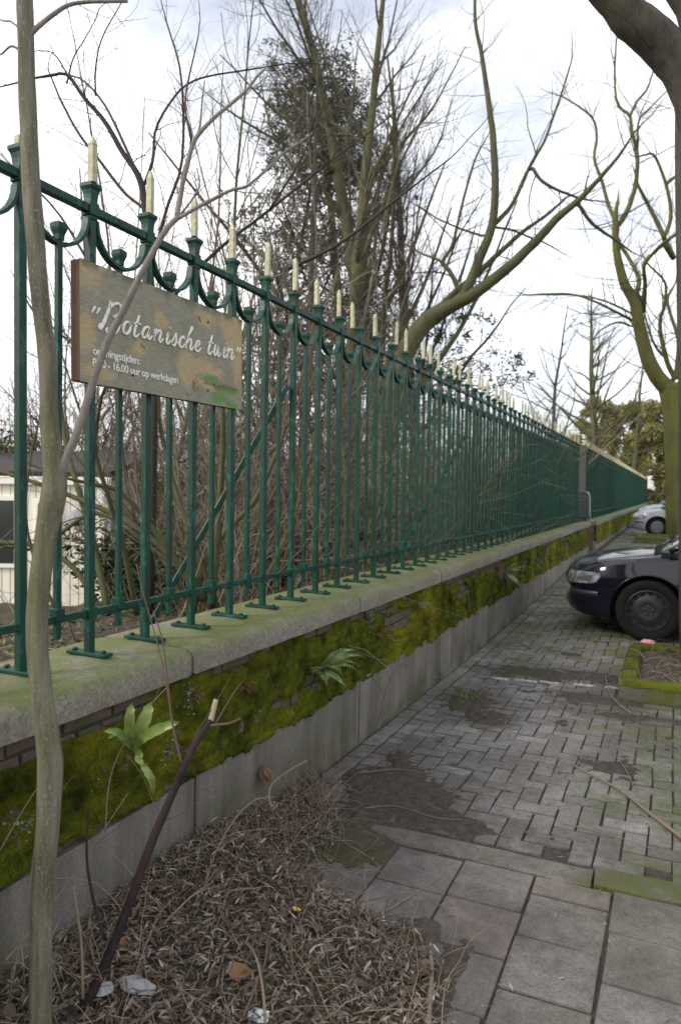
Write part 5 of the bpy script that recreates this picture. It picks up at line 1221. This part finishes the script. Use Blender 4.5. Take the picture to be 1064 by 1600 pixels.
# ------------------------------------------------------------------ tree beds
def tree_bed(name, label, x0, x1, y0, y1, w, h, zb, near=True):
    e = tag(empty(name, ((x0+x1)/2, (y0+y1)/2, zb)), label, 'tree bed'); cx, cy = (x0+x1)/2, (y0+y1)/2
    for nm, bx0, bx1, by0, by1 in (('kerb_stone', x0, x1, y0, y0+w), ('kerb_stone', x0, x1, y1-w, y1), ('kerb_stone', x0, x0+w, y0+w+.006, y1-w-.006), ('kerb_stone', x1-w, x1, y0+w+.006, y1-w-.006)):
        me = bm_box(bx1-bx0, by1-by0, h+.15, .018, 3, 'kerb_stone'); o = obj(nm, me, 'kerb_concrete', e); o.location = ((bx0+bx1)/2-cx, (by0+by1)/2-cy, (h-.15)/2)
        n, m_ = 40, 12
        # moss cushion on top of the stone
        a = np.linspace(bx0-.006, bx1+.006, n if bx1-bx0 > by1-by0 else m_); b2 = np.linspace(by0-.006, by1+.006, n if by1-by0 >= bx1-bx0 else m_); A_, B_ = np.meshgrid(a, b2, indexing='ij')
        ed = np.minimum(np.minimum(A_-a[0], a[-1]-A_), np.minimum(B_-b2[0], b2[-1]-B_)); H_ = h+.003+.020*sstep(0, .03, ed)*(.35+fbm(A_*14, B_*14, 61))-.035*sstep(.012, 0, ed)*(.3+fbm(A_*9, B_*9, 62))
        mo = obj('moss', grid_mesh('moss', np.stack([A_-cx, B_-cy, H_], -1)), 'kerb_moss', e, smooth=True); mo['kind'] = 'stuff'
    a = np.linspace(x0+w-.01, x1-w+.01, 30); b2 = np.linspace(y0+w-.01, y1-w+.01, 30); A_, B_ = np.meshgrid(a, b2, indexing='ij')
    obj('soil', grid_mesh('soil', np.stack([A_-cx, B_-cy, h-.05+.05*fbm(A_*6, B_*6, 63)], -1)), 'soil', e, smooth=True)
    return e
tree_bed('tree_bed', 'raised moss-covered concrete kerb round the near street tree', -.352, 1.25, 5.92, 7.50, .125, .13, 0.0)
tree_bed('tree_bed', 'low mossy kerb round the farther street tree', -.95, 1.3, 20.8, 23.2, .14, .13, float(street_z(22)))
rg = np.random.default_rng(401); T = Tubes()
for k in range(110):
    x, y = rg.uniform(-.22, .5), rg.uniform(6.06, 7.3); a = rg.uniform(0, 6.28); T.add(wander(np.array([x, y, .10]), unit([math.cos(a), math.sin(a), rg.uniform(0, .9)]), rg.uniform(.12, .45), 6, .2, 0, rg, 1.0), np.linspace(.004, .0015, 7), 4)
tag(T.build('dead_twigs', 'dry_stalk'), 'dry twigs lying in the tree bed at the right edge', 'twigs', kind='stuff')

# ------------------------------------------------------------------ foreground litter
rg = np.random.default_rng(411)
LV = np.array([[0, 0, 0], [.3, .095, .05], [.3, -.095, .05], [.68, .075, .06], [.68, -.075, .06], [1, 0, -.02], [.3, 0, .015], [.68, 0, .02]]); LFc = np.array([[0, 6, 1], [0, 2, 6], [1, 6, 7], [1, 7, 3], [6, 2, 4], [6, 4, 7], [3, 7, 5], [7, 4, 5]])
n = 34000; y = rg.uniform(.9, 3.5, n); x = X_WALL+rg.random(n)*1.25; k = x < pile_line(y)+.03+.05*rg.normal(0, 1, n); x, y = x[k], y[k]; n = len(x)
z = soil_z(x, y)+.002+.030*rg.random(n)
tag(obj('leaf_litter', scatter('leaf_litter', LV, LFc, rot_rand(n, .7, rg, (.014, .046)), np.stack([x, y, z], 1)), 'litter'), 'grey-brown bank of narrow dead leaves at the foot of the wall', 'leaf litter', kind='stuff')
n = 700; x = X_WALL+.02+rg.random(n)**1.3*1.9; y = 1.6+5.6*rg.random(n); P = np.stack([x, y, soil_z(x, y)+.004], 1); P[:, 2] = np.maximum(P[:, 2], street_z(y)+.004)
tag(obj('scattered_leaves', scatter('scattered_leaves', LV, LFc, rot_rand(n, .35, rg, (.015, .035)), P), 'litter'), 'small dead leaves scattered over the paving', 'leaf litter', kind='stuff')
BLV = np.array([[0, 0, 0], [.3, .30, .06], [.3, -.30, .05], [.7, .26, .04], [.7, -.22, .10], [1, 0, .02], [.3, 0, .0], [.7, 0, .015]])
n = 110; y = rg.uniform(1.3, 3.3, n); x = X_WALL+.05+rg.random(n)*1.15; k = x < pile_line(y)+.08; x, y = x[k], y[k]; n = len(x)
tag(obj('broad_leaves', scatter('broad_leaves', BLV, LFc, rot_rand(n, .5, rg, (.03, .065)), np.stack([x, y, soil_z(x, y)+.02], 1)), 'litter_broad'), 'curled brown broad leaves among the narrow ones', 'leaf litter', kind='stuff')
T = Tubes()
for k in range(800):
    y = rg.uniform(1.0, 3.4); x = X_WALL+.03+rg.random()*(pile_line(y)-X_WALL+.12); a = rg.uniform(0, 6.28); zz_ = float(soil_z(x, y)); flat = rg.random() < .7
    T.add(wander(np.array([x, y, zz_+.01]), unit([math.cos(a), math.sin(a), rg.uniform(.05, .35) if flat else rg.uniform(.6, 2)]), rg.uniform(.08, .45), 8, .13, 0, rg, .9 if flat else .5), np.linspace(rg.uniform(.0008, .0020), .0006, 9), 4)
tag(T.build('dead_stalks', 'dry_stalk'), 'thin straw-coloured dead stalks strewn over the leaf bank', 'stalks', kind='stuff')
# grit and crumbs over soil patches
n = 42000; x = rg.uniform(-1.7, .3, n); y = 1.9+5.0*rg.random(n); k = (dirt(x, y) > .22*rg.normal(0, 1, n)+.12) & ((y > 3.15) | (x < pile_line(y)+.1)); x, y = x[k], y[k]; n = len(x)
TVc = np.array([[1, 0, 0], [-.5, .87, 0], [-.5, -.87, 0], [0, 0, 1.1]]); TFc = np.array([[0, 1, 3], [1, 2, 3], [2, 0, 3]])
tag(obj('soil_crumbs', scatter('soil_crumbs', TVc, TFc, rot_rand(n, .5, rg, (.001, .0045)), np.stack([x, y, np.maximum(soil_z(x, y), np.where(x > pile_line(y), street_z(y)-.001, -1))], 1)), 'soil'), 'crumbs of earth and grit over the bare patches', 'grit', kind='stuff')

def stalk(name, label, px, d0, d1, w0, w1, material, cat='twig', group=None, spawn_=None, seed=1):
    T = Tubes(); P_, r_ = traced(T, px, d0, d1, w0, w1, sides=6)
    if spawn_: spawn([T], P_, r_, 0, spawn_, np.random.default_rng(seed))
    o = T.build(name, material); c = P_[0].copy(); me = o.data; co = np.zeros(len(me.vertices)*3, np.float32); me.vertices.foreach_get('co', co); me.vertices.foreach_set('co', (co.reshape(-1, 3)-c).astype(np.float32).ravel()); o.location = c
    return tag(o, label, cat, group)
def groundline(name, label, px, w0, w1, material, zoff=.012, spawn_=None, seed=1, cat='twig'):
    P = []
    for u, v in px:
        d = at(u, v, 1.0)-np.array([0, 0, CAM_H]); t = (0-CAM_H)/d[2]; q = np.array([0, 0, CAM_H])+d*t; q[2] = max(float(soil_z(q[0], q[1])), float(street_z(q[1])))+zoff; P.append(q)
    T = Tubes(); S_ = smooth_path(np.array(P), 24); r_ = np.linspace(w0, w1, 24); T.add(S_, r_, 6)
    if spawn_: spawn([T], S_, r_, 0, spawn_, np.random.default_rng(seed))
    o = T.build(name, material); c = S_[0].copy(); me = o.data; co = np.zeros(len(me.vertices)*3, np.float32); me.vertices.foreach_get('co', co); me.vertices.foreach_set('co', (co.reshape(-1, 3)-c).astype(np.float32).ravel()); o.location = c
    return tag(o, label, cat)
groundline('fallen_branch', 'long thin fallen branch lying across the bricks at right', [(893, 1198), (930, 1218), (970, 1240), (1010, 1272), (1040, 1295), (1075, 1322)], .005, .010, 'dry_stalk', .014, [(3, (.15, .4), .5, .5, .08, -.2, 5, 4, .0)], 3)
groundline('fallen_twig', 'forked twig on the bricks behind the fallen branch', [(952, 1172), (975, 1205), (992, 1240)], .003, .002, 'dry_stalk', .012)
groundline('fallen_twig', 'thick short twig at the bottom edge beside the slabs', [(672, 1490), (674, 1530), (670, 1600), (668, 1650)], .007, .009, 'dry_stalk', .012)
groundline('fallen_twig', 'pale twig lying across the slabs', [(598, 1430), (640, 1405), (690, 1372)], .003, .0015, 'dry_stalk', .010)
groundline('fallen_twig', 'short twig on the bare soil beside the wall', [(560, 1215), (620, 1208), (660, 1212)], .0028, .0015, 'dry_stalk', .012)
groundline('fallen_twig', 'thin twig on bare soil behind the mossy kerb band', [(570, 1268), (620, 1265), (680, 1285), (720, 1290)], .0026, .0012, 'dry_stalk', .012)
groundline('fallen_twig', 'crooked twig lying beside the tree bed kerb', [(985, 1120), (962, 1100), (950, 1080), (945, 1060)], .006, .003, 'dry_stalk', .014)
groundline('fallen_twig', 'dry twig beside the parking line by the tree bed', [(910, 1062), (925, 1048), (905, 1072)], .003, .002, 'dry_stalk', .012)
groundline('fallen_twig', 'faint thin twig across the lower bricks', [(880, 1290), (960, 1310), (1060, 1345)], .0022, .0012, 'dry_stalk', .010)
GS = 'dead stalks arching from the leaf bank'
for k, (px, d0, d1, w0, w1, mt_, lb) in enumerate([
    ([(425, 1262), (420, 1245), (425, 1225), (450, 1205), (480, 1188)], 2.95, 3.05, 5, 2.5, 'dry_stalk', 'short pale hooked stalk rising beside the plinth joint'),
    ([(305, 1440), (330, 1350), (360, 1290), (395, 1252), (430, 1245)], 2.5, 2.9, 3, 1.8, 'dry_stalk', 'long pale arching stalk right of the dark cut stem'),
    ([(215, 1490), (270, 1430), (300, 1400), (330, 1380)], 2.3, 2.5, 4, 2, 'dry_stalk', 'pale straight stalk lying low on the leaf bank'),
    ([(130, 1560), (128, 1480), (120, 1420), (115, 1385)], 1.95, 2.0, 5, 3, 'dry_stalk', 'upright grey stalk between sapling and dark stem'),
    ([(415, 1600), (410, 1540), (398, 1490), (380, 1470)], 1.95, 2.2, 5, 3, 'dry_stalk', 'bent tan stalk at the bottom of the leaf bank'),
    ([(380, 1590), (400, 1540), (415, 1500), (418, 1460)], 1.95, 2.2, 5, 3, 'twig_red', 'reddish curved shoot at the bottom of the leaf bank'),
    ([(15, 1560), (45, 1400), (60, 1280), (75, 1200), (80, 1140)], 1.95, 2.1, 3, 1.5, 'dry_stalk', 'thin stalk behind the sapling foot'),
    ([(10, 1500), (60, 1440), (120, 1360), (200, 1240)], 1.95, 2.3, 3, 1.4, 'dry_stalk', 'long thin diagonal stalk across the mossy wall'),
    ([(165, 1300), (170, 1230), (185, 1180), (220, 1120), (260, 1075)], 2.35, 2.45, 2.5, 1.4, 'dry_stalk', 'thin stalk passing behind the strap-leaved fern'),
    ([(0, 1330), (40, 1260), (80, 1200)], 2.0, 2.1, 2.5, 1.4, 'dry_stalk', 'thin pale stem on the moss at the left edge'),
    ([(590, 1130), (610, 1060), (640, 1030), (690, 1000)], 4.1, 4.4, 1.8, .9, 'twig_red', 'thin reddish shoot leaning on the plinth in the middle'),
    ([(265, 1100), (250, 1020), (225, 930), (213, 880)], 2.3, 2.5, 2.2, 1.2, 'twig_red', 'reddish bramble shoot climbing over the coping')]):
    stalk('dead_stalk', lb, px, d0, d1, w0, w1, mt_, 'stalk', GS, [(5, (.05, .2), .5, .6, .15, .1, 4, 3, .2)], 500+k)

# ------------------------------------------------------------------ plants on the wall
def strap_fern(label, pos, leaves):
    e = tag(empty('strap_fern', tuple(pos)), label, 'fern')
    for (px, w) in leaves:
        P = np.array([at(u, v, d) for u, v, d in px])-pos; S_ = smooth_path(P, 14); T_ = np.gradient(S_, axis=0); T_ /= np.linalg.norm(T_, axis=1, keepdims=True)
        view = unit(np.array([0, 0, CAM_H])-(pos)); side = np.cross(T_, view); side /= np.linalg.norm(side, axis=1, keepdims=True); t_ = np.linspace(0, 1, 14)
        ww = w*np.interp(t_, [0, .08, .25, .6, .85, 1], [.06, .35, .9, 1, .7, .04]); wav = .006*np.sin(t_*26)
        L_ = S_+side*(ww*(1+.08*np.sin(t_*31)))[:, None]+view*wav[:, None]+view*.006; R_ = S_-side*(ww*(1+.08*np.cos(t_*29)))[:, None]-view*wav[:, None]+view*.006
        obj('frond', grid_mesh('frond', np.stack([L_, S_-view*.003, R_], 1)), 'tongue', e, smooth=True)
    return e
D_ = 2.36; fp = at(207, 1170, D_)
strap_fern('bright green strap-leaved fern on the mossy wall left of the dark stem', fp,
    [([(206, 1165, D_), (203, 1150, D_-.06), (203, 1120, D_-.09), (207, 1098, D_-.08)], .0165), ([(208, 1168, D_), (216, 1150, D_-.05), (228, 1120, D_-.06), (236, 1096, D_-.04)], .021), ([(208, 1168, D_), (225, 1152, D_-.08), (250, 1138, D_-.12), (282, 1127, D_-.13)], .017),
     ([(205, 1172, D_), (196, 1155, D_-.06), (182, 1143, D_-.10), (162, 1142, D_-.12)], .012), ([(205, 1170, D_), (195, 1150, D_-.05), (180, 1146, D_-.08), (168, 1155, D_-.10)], .009), ([(209, 1168, D_), (218, 1178, D_-.06), (217, 1186, D_-.08), (226, 1195, D_-.09)], .012), ([(218, 1186, D_-.06), (228, 1202, D_-.09), (238, 1220, D_-.09), (239, 1243, D_-.06)], .012), ([(206, 1172, D_), (222, 1160, D_-.04), (235, 1150, D_-.05)], .007)])
def fern(label, pos, fronds, size, mat_='fern_leaf', name='fern', cat='fern', group=None, seed=1):
    rg = np.random.default_rng(seed); e = tag(empty(name, tuple(pos)), label, cat, group)
    for (az, el, L) in fronds:
        d = np.array([math.cos(az)*math.cos(el), math.sin(az)*math.cos(el), math.sin(el)])     # local: x out of the wall, y along it
        P = wander(np.zeros(3), d, L*size, 14, .03, 0, rg, droop=1.1); V_, F_ = [], []; n = 0
        side = unit(np.cross(d, [0, 0, 1.])+1e-4)
        for i in range(2, 15):
            t_ = i/14; pl = L*size*.36*math.sin(math.pi*min(1, .12+.95*t_))**.8*(1.05-.75*t_)+.003; tg = unit(P[i]-P[i-1]) if i < 15 else d
            for s in (-1, 1):
                dd = unit(side*s+tg*.45-np.array([0, 0, .15])); upn = unit(np.cross(dd, tg)); w = pl*.17
                base = P[i]; c_ = np.cross(upn, dd)*w
                V_ += [base, base+dd*pl*.35+c_, base+dd*pl, base+dd*pl*.35-c_]; F_.append([n, n+1, n+2, n+3]); n += 4
        obj('frond', mesh_np('frond', np.array(V_), [np.array(F_)]), mat_, e)
        Tubes().add(P, np.linspace(.0016, .0006, 15), 4).build('frond_stalk', mat_, e)
    return e
def wallpt(u, v, xo=.02):
    d = at(u, v, 1.0)-np.array([0, 0, CAM_H]); t_ = (WB_X+xo)/d[0]; return np.array([0, 0, CAM_H])+d*t_
fern('fresh green feathery fern on the moss below the second coping stone', wallpt(500, 1042), [(0.9, .25, 1), (.5, .5, 1.1), (0, .35, .9), (-.5, .4, .85), (1.2, -.1, .9), (-.9, .1, .8), (.2, -.4, .8), (-.2, .75, .8), (1.35, .35, 1.0), (1.0, .6, 1.1), (-1.2, .3, 1.0)], .25, seed=61)
fern('small fern tuft high on the moss right of the feathery fern', wallpt(650, 945), [(.8, .3, 1), (0, .5, 1), (-.7, .3, 1), (.3, -.2, .8)], .13, 'grey_herb', seed=62)
fern('leafy green fern hanging where the moss turns yellow', wallpt(790, 893), [(.8, .3, 1), (0, .5, 1.1), (-.7, .3, 1), (.3, -.5, 1), (1.1, -.2, .9), (-.4, -.5, 1), (.5, .8, .8)], .24, seed=63)
fern('brown withered fern on the bank against the plinth', wallpt(410, 1195, .03), [(.5, -1.0, 1), (0, -.8, 1), (-.5, -1.1, .9)], .12, 'dead_fern', 'withered_fern', seed=64)
for k, (u, v, s_, mt_, lb) in enumerate([(665, 965, .12, 'dead_fern', 'dry brown fern in the moss right of the feathery fern'), (380, 1068, .07, 'dead_fern', 'small rusty dead fern on the moss right of the cut stem'), (300, 1085, .06, 'dead_fern', 'tiny rusty fern under the coping above the cut stem'), (590, 985, .10, 'dead_fern', 'brown fern in the moss just right of the coping joint'), (835, 880, .14, 'grey_herb', 'grey-green fern tuft on the far yellow moss'), (705, 930, .11, 'dead_fern', 'brown tuft under the third coping stone')]):
    fern(lb, wallpt(u, v), [(.9, .2, 1), (.3, .4, 1), (-.4, .3, 1), (-1, -.1, .9), (.2, -.7, .9), (.7, -.5, .9)], s_, mt_, 'wall_fern', seed=70+k)
rg = np.random.default_rng(81)
def herb(label, pos, n, r, size, mat_='grey_herb'):
    e = tag(empty('wall_herb', tuple(pos)), label, 'plant', 'small herbs on the wall'); v = rg.normal(0, 1, (n, 3))*np.array([.4, 1, 1.1])*r*.5; v[:, 0] = np.abs(v[:, 0])+.004
    obj('leaves', scatter('leaves', np.array([[0, 0, 0], [.5, .45, .05], [1, 0, 0], [.5, -.45, .05]]), LF, rot_rand(n, 1.2, rg, (size*.6, size*1.3)), v), mat_, e)
    T = Tubes()
    for q in v[::3]: T.add(np.array([[-.01, 0, 0], q*.5, q]), .0006, 3)
    T.build('stems', mat_, e)
for k, (u, v, nn, r_, sz, mt_, lb) in enumerate([(290, 1090, 90, .055, .011, 'grey_herb', 'grey-green small-leaved herb just above the cut stem'), (262, 1175, 60, .035, .010, 'grey_herb', 'pale tiny-leaved herb left of the cut stem'), (400, 1120, 36, .04, .009, 'grey_herb', 'sparse little herb on the moss right of the cut stem'), (575, 965, 120, .07, .013, 'grey_herb', 'leafy grey-green herb under the coping joint'), (610, 1000, 70, .05, .012, 'herb', 'small green herb low on the moss right of the feathery fern'), (25, 1290, 60, .05, .012, 'grey_herb', 'tiny herb on the moss at the left edge'), (740, 905, 80, .08, .016, 'herb', 'green herb on the moss under the third coping'), (150, 1210, 40, .05, .010, 'herb', 'small herb on dark moss left of the strap fern')]):
    herb(lb, wallpt(u, v, .015), nn, r_, sz, mt_)
# grass and weeds at the foot
def tuft(label, x, y, n, L, mat_, cat='grass', name='grass_tuft', wd=.0025, spread=.05):
    e = tag(empty(name, (x, y, float(soil_z(x, y)))), label, cat); T = Tubes()
    V_, F_ = [], []; k = 0
    for i in range(n):
        a = rg.uniform(0, 6.28); P = wander(np.array([rg.normal(0, spread), rg.normal(0, spread), 0]), unit([math.cos(a), math.sin(a), rg.uniform(.5, 1.6)]), L*rg.uniform(.5, 1.1), 4, .12, 0, rg, 1.0); s = np.array([-math.sin(a), math.cos(a), 0])*wd
        for q in range(4):
            f0, f1 = 1-q/4.3, 1-(q+1)/4.3; V_ += [P[q]-s*f0, P[q]+s*f0, P[q+1]+s*f1, P[q+1]-s*f1]; F_.append([k, k+1, k+2, k+3]); k += 4
    obj('blades', mesh_np('blades', np.array(V_), [np.array(F_)]), mat_, e)['kind'] = 'stuff'
tuft('bright green grass tuft on the bare soil by the wall', -1.38, 5.38, 130, .09, 'herb', spread=.07)
tuft('small weed tuft at the end of the leaf bank', -1.56, 3.12, 50, .08, 'herb', spread=.06)
tuft('pale green weed between leaf bank and soil patch', -1.42, 2.95, 40, .06, 'grey_herb', spread=.04)
tuft('thin grass behind the sapling foot', -1.62, 1.55, 60, .25, 'dry_stalk', spread=.07)
# litter objects
def crumple(name, label, px, d, size, material, cat, seed, sc=(1, 1, .5)):
    rgc = np.random.default_rng(seed); bm = bmesh.new(); bmesh.ops.create_icosphere(bm, subdivisions=2, radius=1)
    for v_ in bm.verts: v_.co = Vector([c*s*size*f for c, s, f in zip(v_.co, sc, (1+.45*rgc.normal(0, .5), 1+.45*rgc.normal(0, .5), 1+.45*rgc.normal(0, .5)))])
    me = bpy.data.meshes.new(name); bm.to_mesh(me); bm.free(); o = obj(name, me, material); p = px; o.location = p; return tag(o, label, cat)
def gpt(u, v, dz=.0):
    p = None; z = 0.0
    for _ in range(6):
        d = at(u, v, 1.0)-np.array([0, 0, CAM_H]); t_ = (z-CAM_H)/d[2]; p = np.array([0, 0, CAM_H])+d*t_; z = max(float(soil_z(p[0], p[1])), float(street_z(p[1])) if p[0] > pile_line(p[1]) else -1)
    p[2] = z+dz; return p
crumple('plastic_scrap', 'crumpled grey-white plastic scrap beside the dark stem foot', gpt(160, 1556, .02), 2, .030, 'plastic_grey', 'litter', 1)
crumple('plastic_scrap', 'flattened pale plastic scrap at the bottom left of the leaf bank', gpt(215, 1550, .02), 2, .045, 'plastic_grey', 'litter', 2, (1.3, .7, .3))
crumple('paper_scrap', 'pale blue-white paper scrap at the bottom edge', gpt(404, 1598, .02), 2, .030, 'paper', 'litter', 3, (1.1, .8, .35))
crumple('yellow_scrap', 'tiny bright yellow scrap on the leaf bank', gpt(463, 1430, .022), 2, .013, 'yellow', 'litter', 4, (1.4, .6, .3))
crumple('pink_wrapper', 'pink wrapper on the bricks beside the tree bed', gpt(1012, 1008, .03), 2, .045, 'pink', 'litter', 5, (1.5, .9, .7))
crumple('slate_scrap', 'flat grey scrap on the bricks beneath the dark car', gpt(945, 1003, .012), 2, .055, 'grey_slate', 'litter', 6, (1.2, .9, .15))
def leaf_obj(label, u, v, s, material, rz):
    P = gpt(u, v, .03); me = mesh_np('dead_leaf', BLV*s, [LFc]); o = obj('dead_leaf', me, material, smooth=True); o.location = P; o.rotation_euler = (.5, .2, rz); tag(o, label, 'leaf')
leaf_obj('large orange-brown leaf near the bottom of the leaf bank', 352, 1532, .085, 'orange_leaf', .6)
leaf_obj('small orange leaf beside the dark stem foot', 186, 1490, .05, 'orange_leaf', 1.5)
leaf_obj('pale tan leaf in the middle of the leaf bank', 503, 1492, .045, 'litter_broad', .2)

# ------------------------------------------------------------------ shed, house, hedge
shd = tag(empty('garden_shed', (-6.42, 6.95, 0.0), R(24)), 'white boarded garden shed with a dark window at the far left', 'shed')
Wd, Hh = 3.2, 1.66
b_ = Boxes(); b_.box((-Wd/2, 1.1, Hh/2-.1), (Wd-.02, 2.2, Hh+.2)); b_.build('shed_core', 'shed', shd)
for k in range(30):
    xk = -Wd+.054+k*.1068
    o = obj('board', bm_box(.098, .02, Hh+.15, .004, 1, 'board_strip') if k == 0 else bpy.data.meshes['board_strip'], 'shed', shd); o.location = (xk, -.011, (Hh-.15)/2)
def win(xc, zc, w, h):
    wn = obj('window', bm_box(w+.12, .05, h+.12, .006, 1, 'window'), 'white_trim', shd); wn.location = (xc, -.035, zc)
    o = obj('pane', bm_box(w, .012, h, 0, 1, 'pane'), 'dark_glass', wn); o.location = (0, -.024, 0)
    o = obj('glazing_bar', bm_box(.03, .02, h, 0, 1, 'glazing_bar'), 'white_trim', wn); o.location = (-.12, -.03, 0)
win(-1.42, 1.0, .62, .78); win(-.70, 1.0, .22, .72)
o = obj('corner_board', bm_box(.10, .05, Hh+.1, .005, 1, 'corner_board'), 'white_trim', shd); o.location = (-.03, -.03, Hh/2-.05)
o = obj('fascia', bm_box(Wd+.2, .05, .10, .005, 1, 'fascia'), 'white_trim', shd); o.location = (-Wd/2, -.06, Hh-.02)
rf = obj('roof', bm_box(Wd+.12, 2.35, .08, .01, 1, 'roof'), 'dark_roof', shd); rf.location = (-Wd/2, 1.15, Hh+.24); rf.rotation_euler = (R(9), 0, 0)
Tubes().add(smooth_path([(.02, -.12, Hh-.2), (.10, -.14, Hh-.35), (.12, -.14, Hh-.6), (.12, -.14, 0)], 20), .035, 8).build('drainpipe', 'grey_pipe', shd)
o = obj('wall_lamp', lathe('wall_lamp', [(.10, 0), (.115, -.02), (.10, -.06), (.03, -.08)], 18), 'grey_pipe', shd); o.location = (-.33, -.03, 1.18)

def hedge(name, label, x0, x1, y, h, dep, n, size, seed, zb):
    rg = np.random.default_rng(seed); e = tag(empty(name, ((x0+x1)/2, y, zb)), label, 'hedge'); cl = []
    T = Tubes()
    for x in np.arange(x0, x1, 1.1):
        hh = h*rg.uniform(.82, 1.08); T.add(wander(np.array([x-(x0+x1)/2, rg.normal(0, .2), 0]), unit([rg.normal(0, .05), 0, 1]), hh, 6, .05, 0, rg), np.linspace(.09, .03, 7), 5)
        for z in np.arange(.3, hh, .55): cl += [(np.array([x-(x0+x1)/2+rg.normal(0, .4), rg.normal(0, dep*.35), z+rg.normal(0, .2)]), rg.uniform(.35, .75))]
    T.build('stems', 'mossy_bark', e); leaf_cloud('leaves', cl, n, size, 'hedge_leaf', e, rg)['kind'] = 'stuff'; return e
hedge('tall_hedge', 'tall yellow-green hedge closing the far end of the street', -6.5, 9, 60, 8.0, 2.2, 80000, .34, 601, .3)
hs = tag(empty('far_house', (13.5, 78, .3)), 'distant pale house with grey roof behind the hedge', 'house')
b_ = Boxes(); b_.box((0, 4, 4.0), (18, 8, 8.4)); b_.build('wall', 'house_wall', hs)
rfm = mesh_np('roof', np.array([(-9.6, -.6, 7.9), (9.6, -.6, 7.9), (9.6, 8.6, 7.9), (-9.6, 8.6, 7.9), (-8.5, 4, 12.2), (8.5, 4, 12.2)]), [np.array([[0, 1, 5, 4], [2, 3, 4, 5], [0, 3, 2, 1]]), np.array([[3, 0, 4], [1, 2, 5]])]); rfo = obj('roof', rfm, 'house_roof', hs)
o = obj('chimney', bm_box(.9, .9, 2.0, 0, 1, 'chimney'), 'house_roof', rfo); o.location = (-3, 4, 12.4)
for k in range(6):
    for z in (2.0, 5.6):
        wn = obj('window', bm_box(1.5, .12, 1.9, .02, 1, 'house_window'), 'white_trim', hs); wn.location = (-7.2+2.9*k, -.02, z); o = obj('pane', bm_box(1.25, .05, 1.65, 0, 1, 'house_pane'), 'dark_glass', wn); o.location = (0, -.07, 0)
gb = tag(empty('rail_fence', (1.5, 52, .3)), 'low grey rail fence in front of the far hedge', 'fence')
for x in np.arange(-6, 7, 1.5): o = obj('post', bm_box(.09, .09, 1.3, .01, 1, 'rail_post'), 'grey_metal', gb); o.location = (x, 0, .65)
for z in (.6, 1.25): o = obj('rail', bm_box(13, .05, .08, .008, 1, 'rail'), 'grey_metal', gb); o.location = (0, -.07, z)
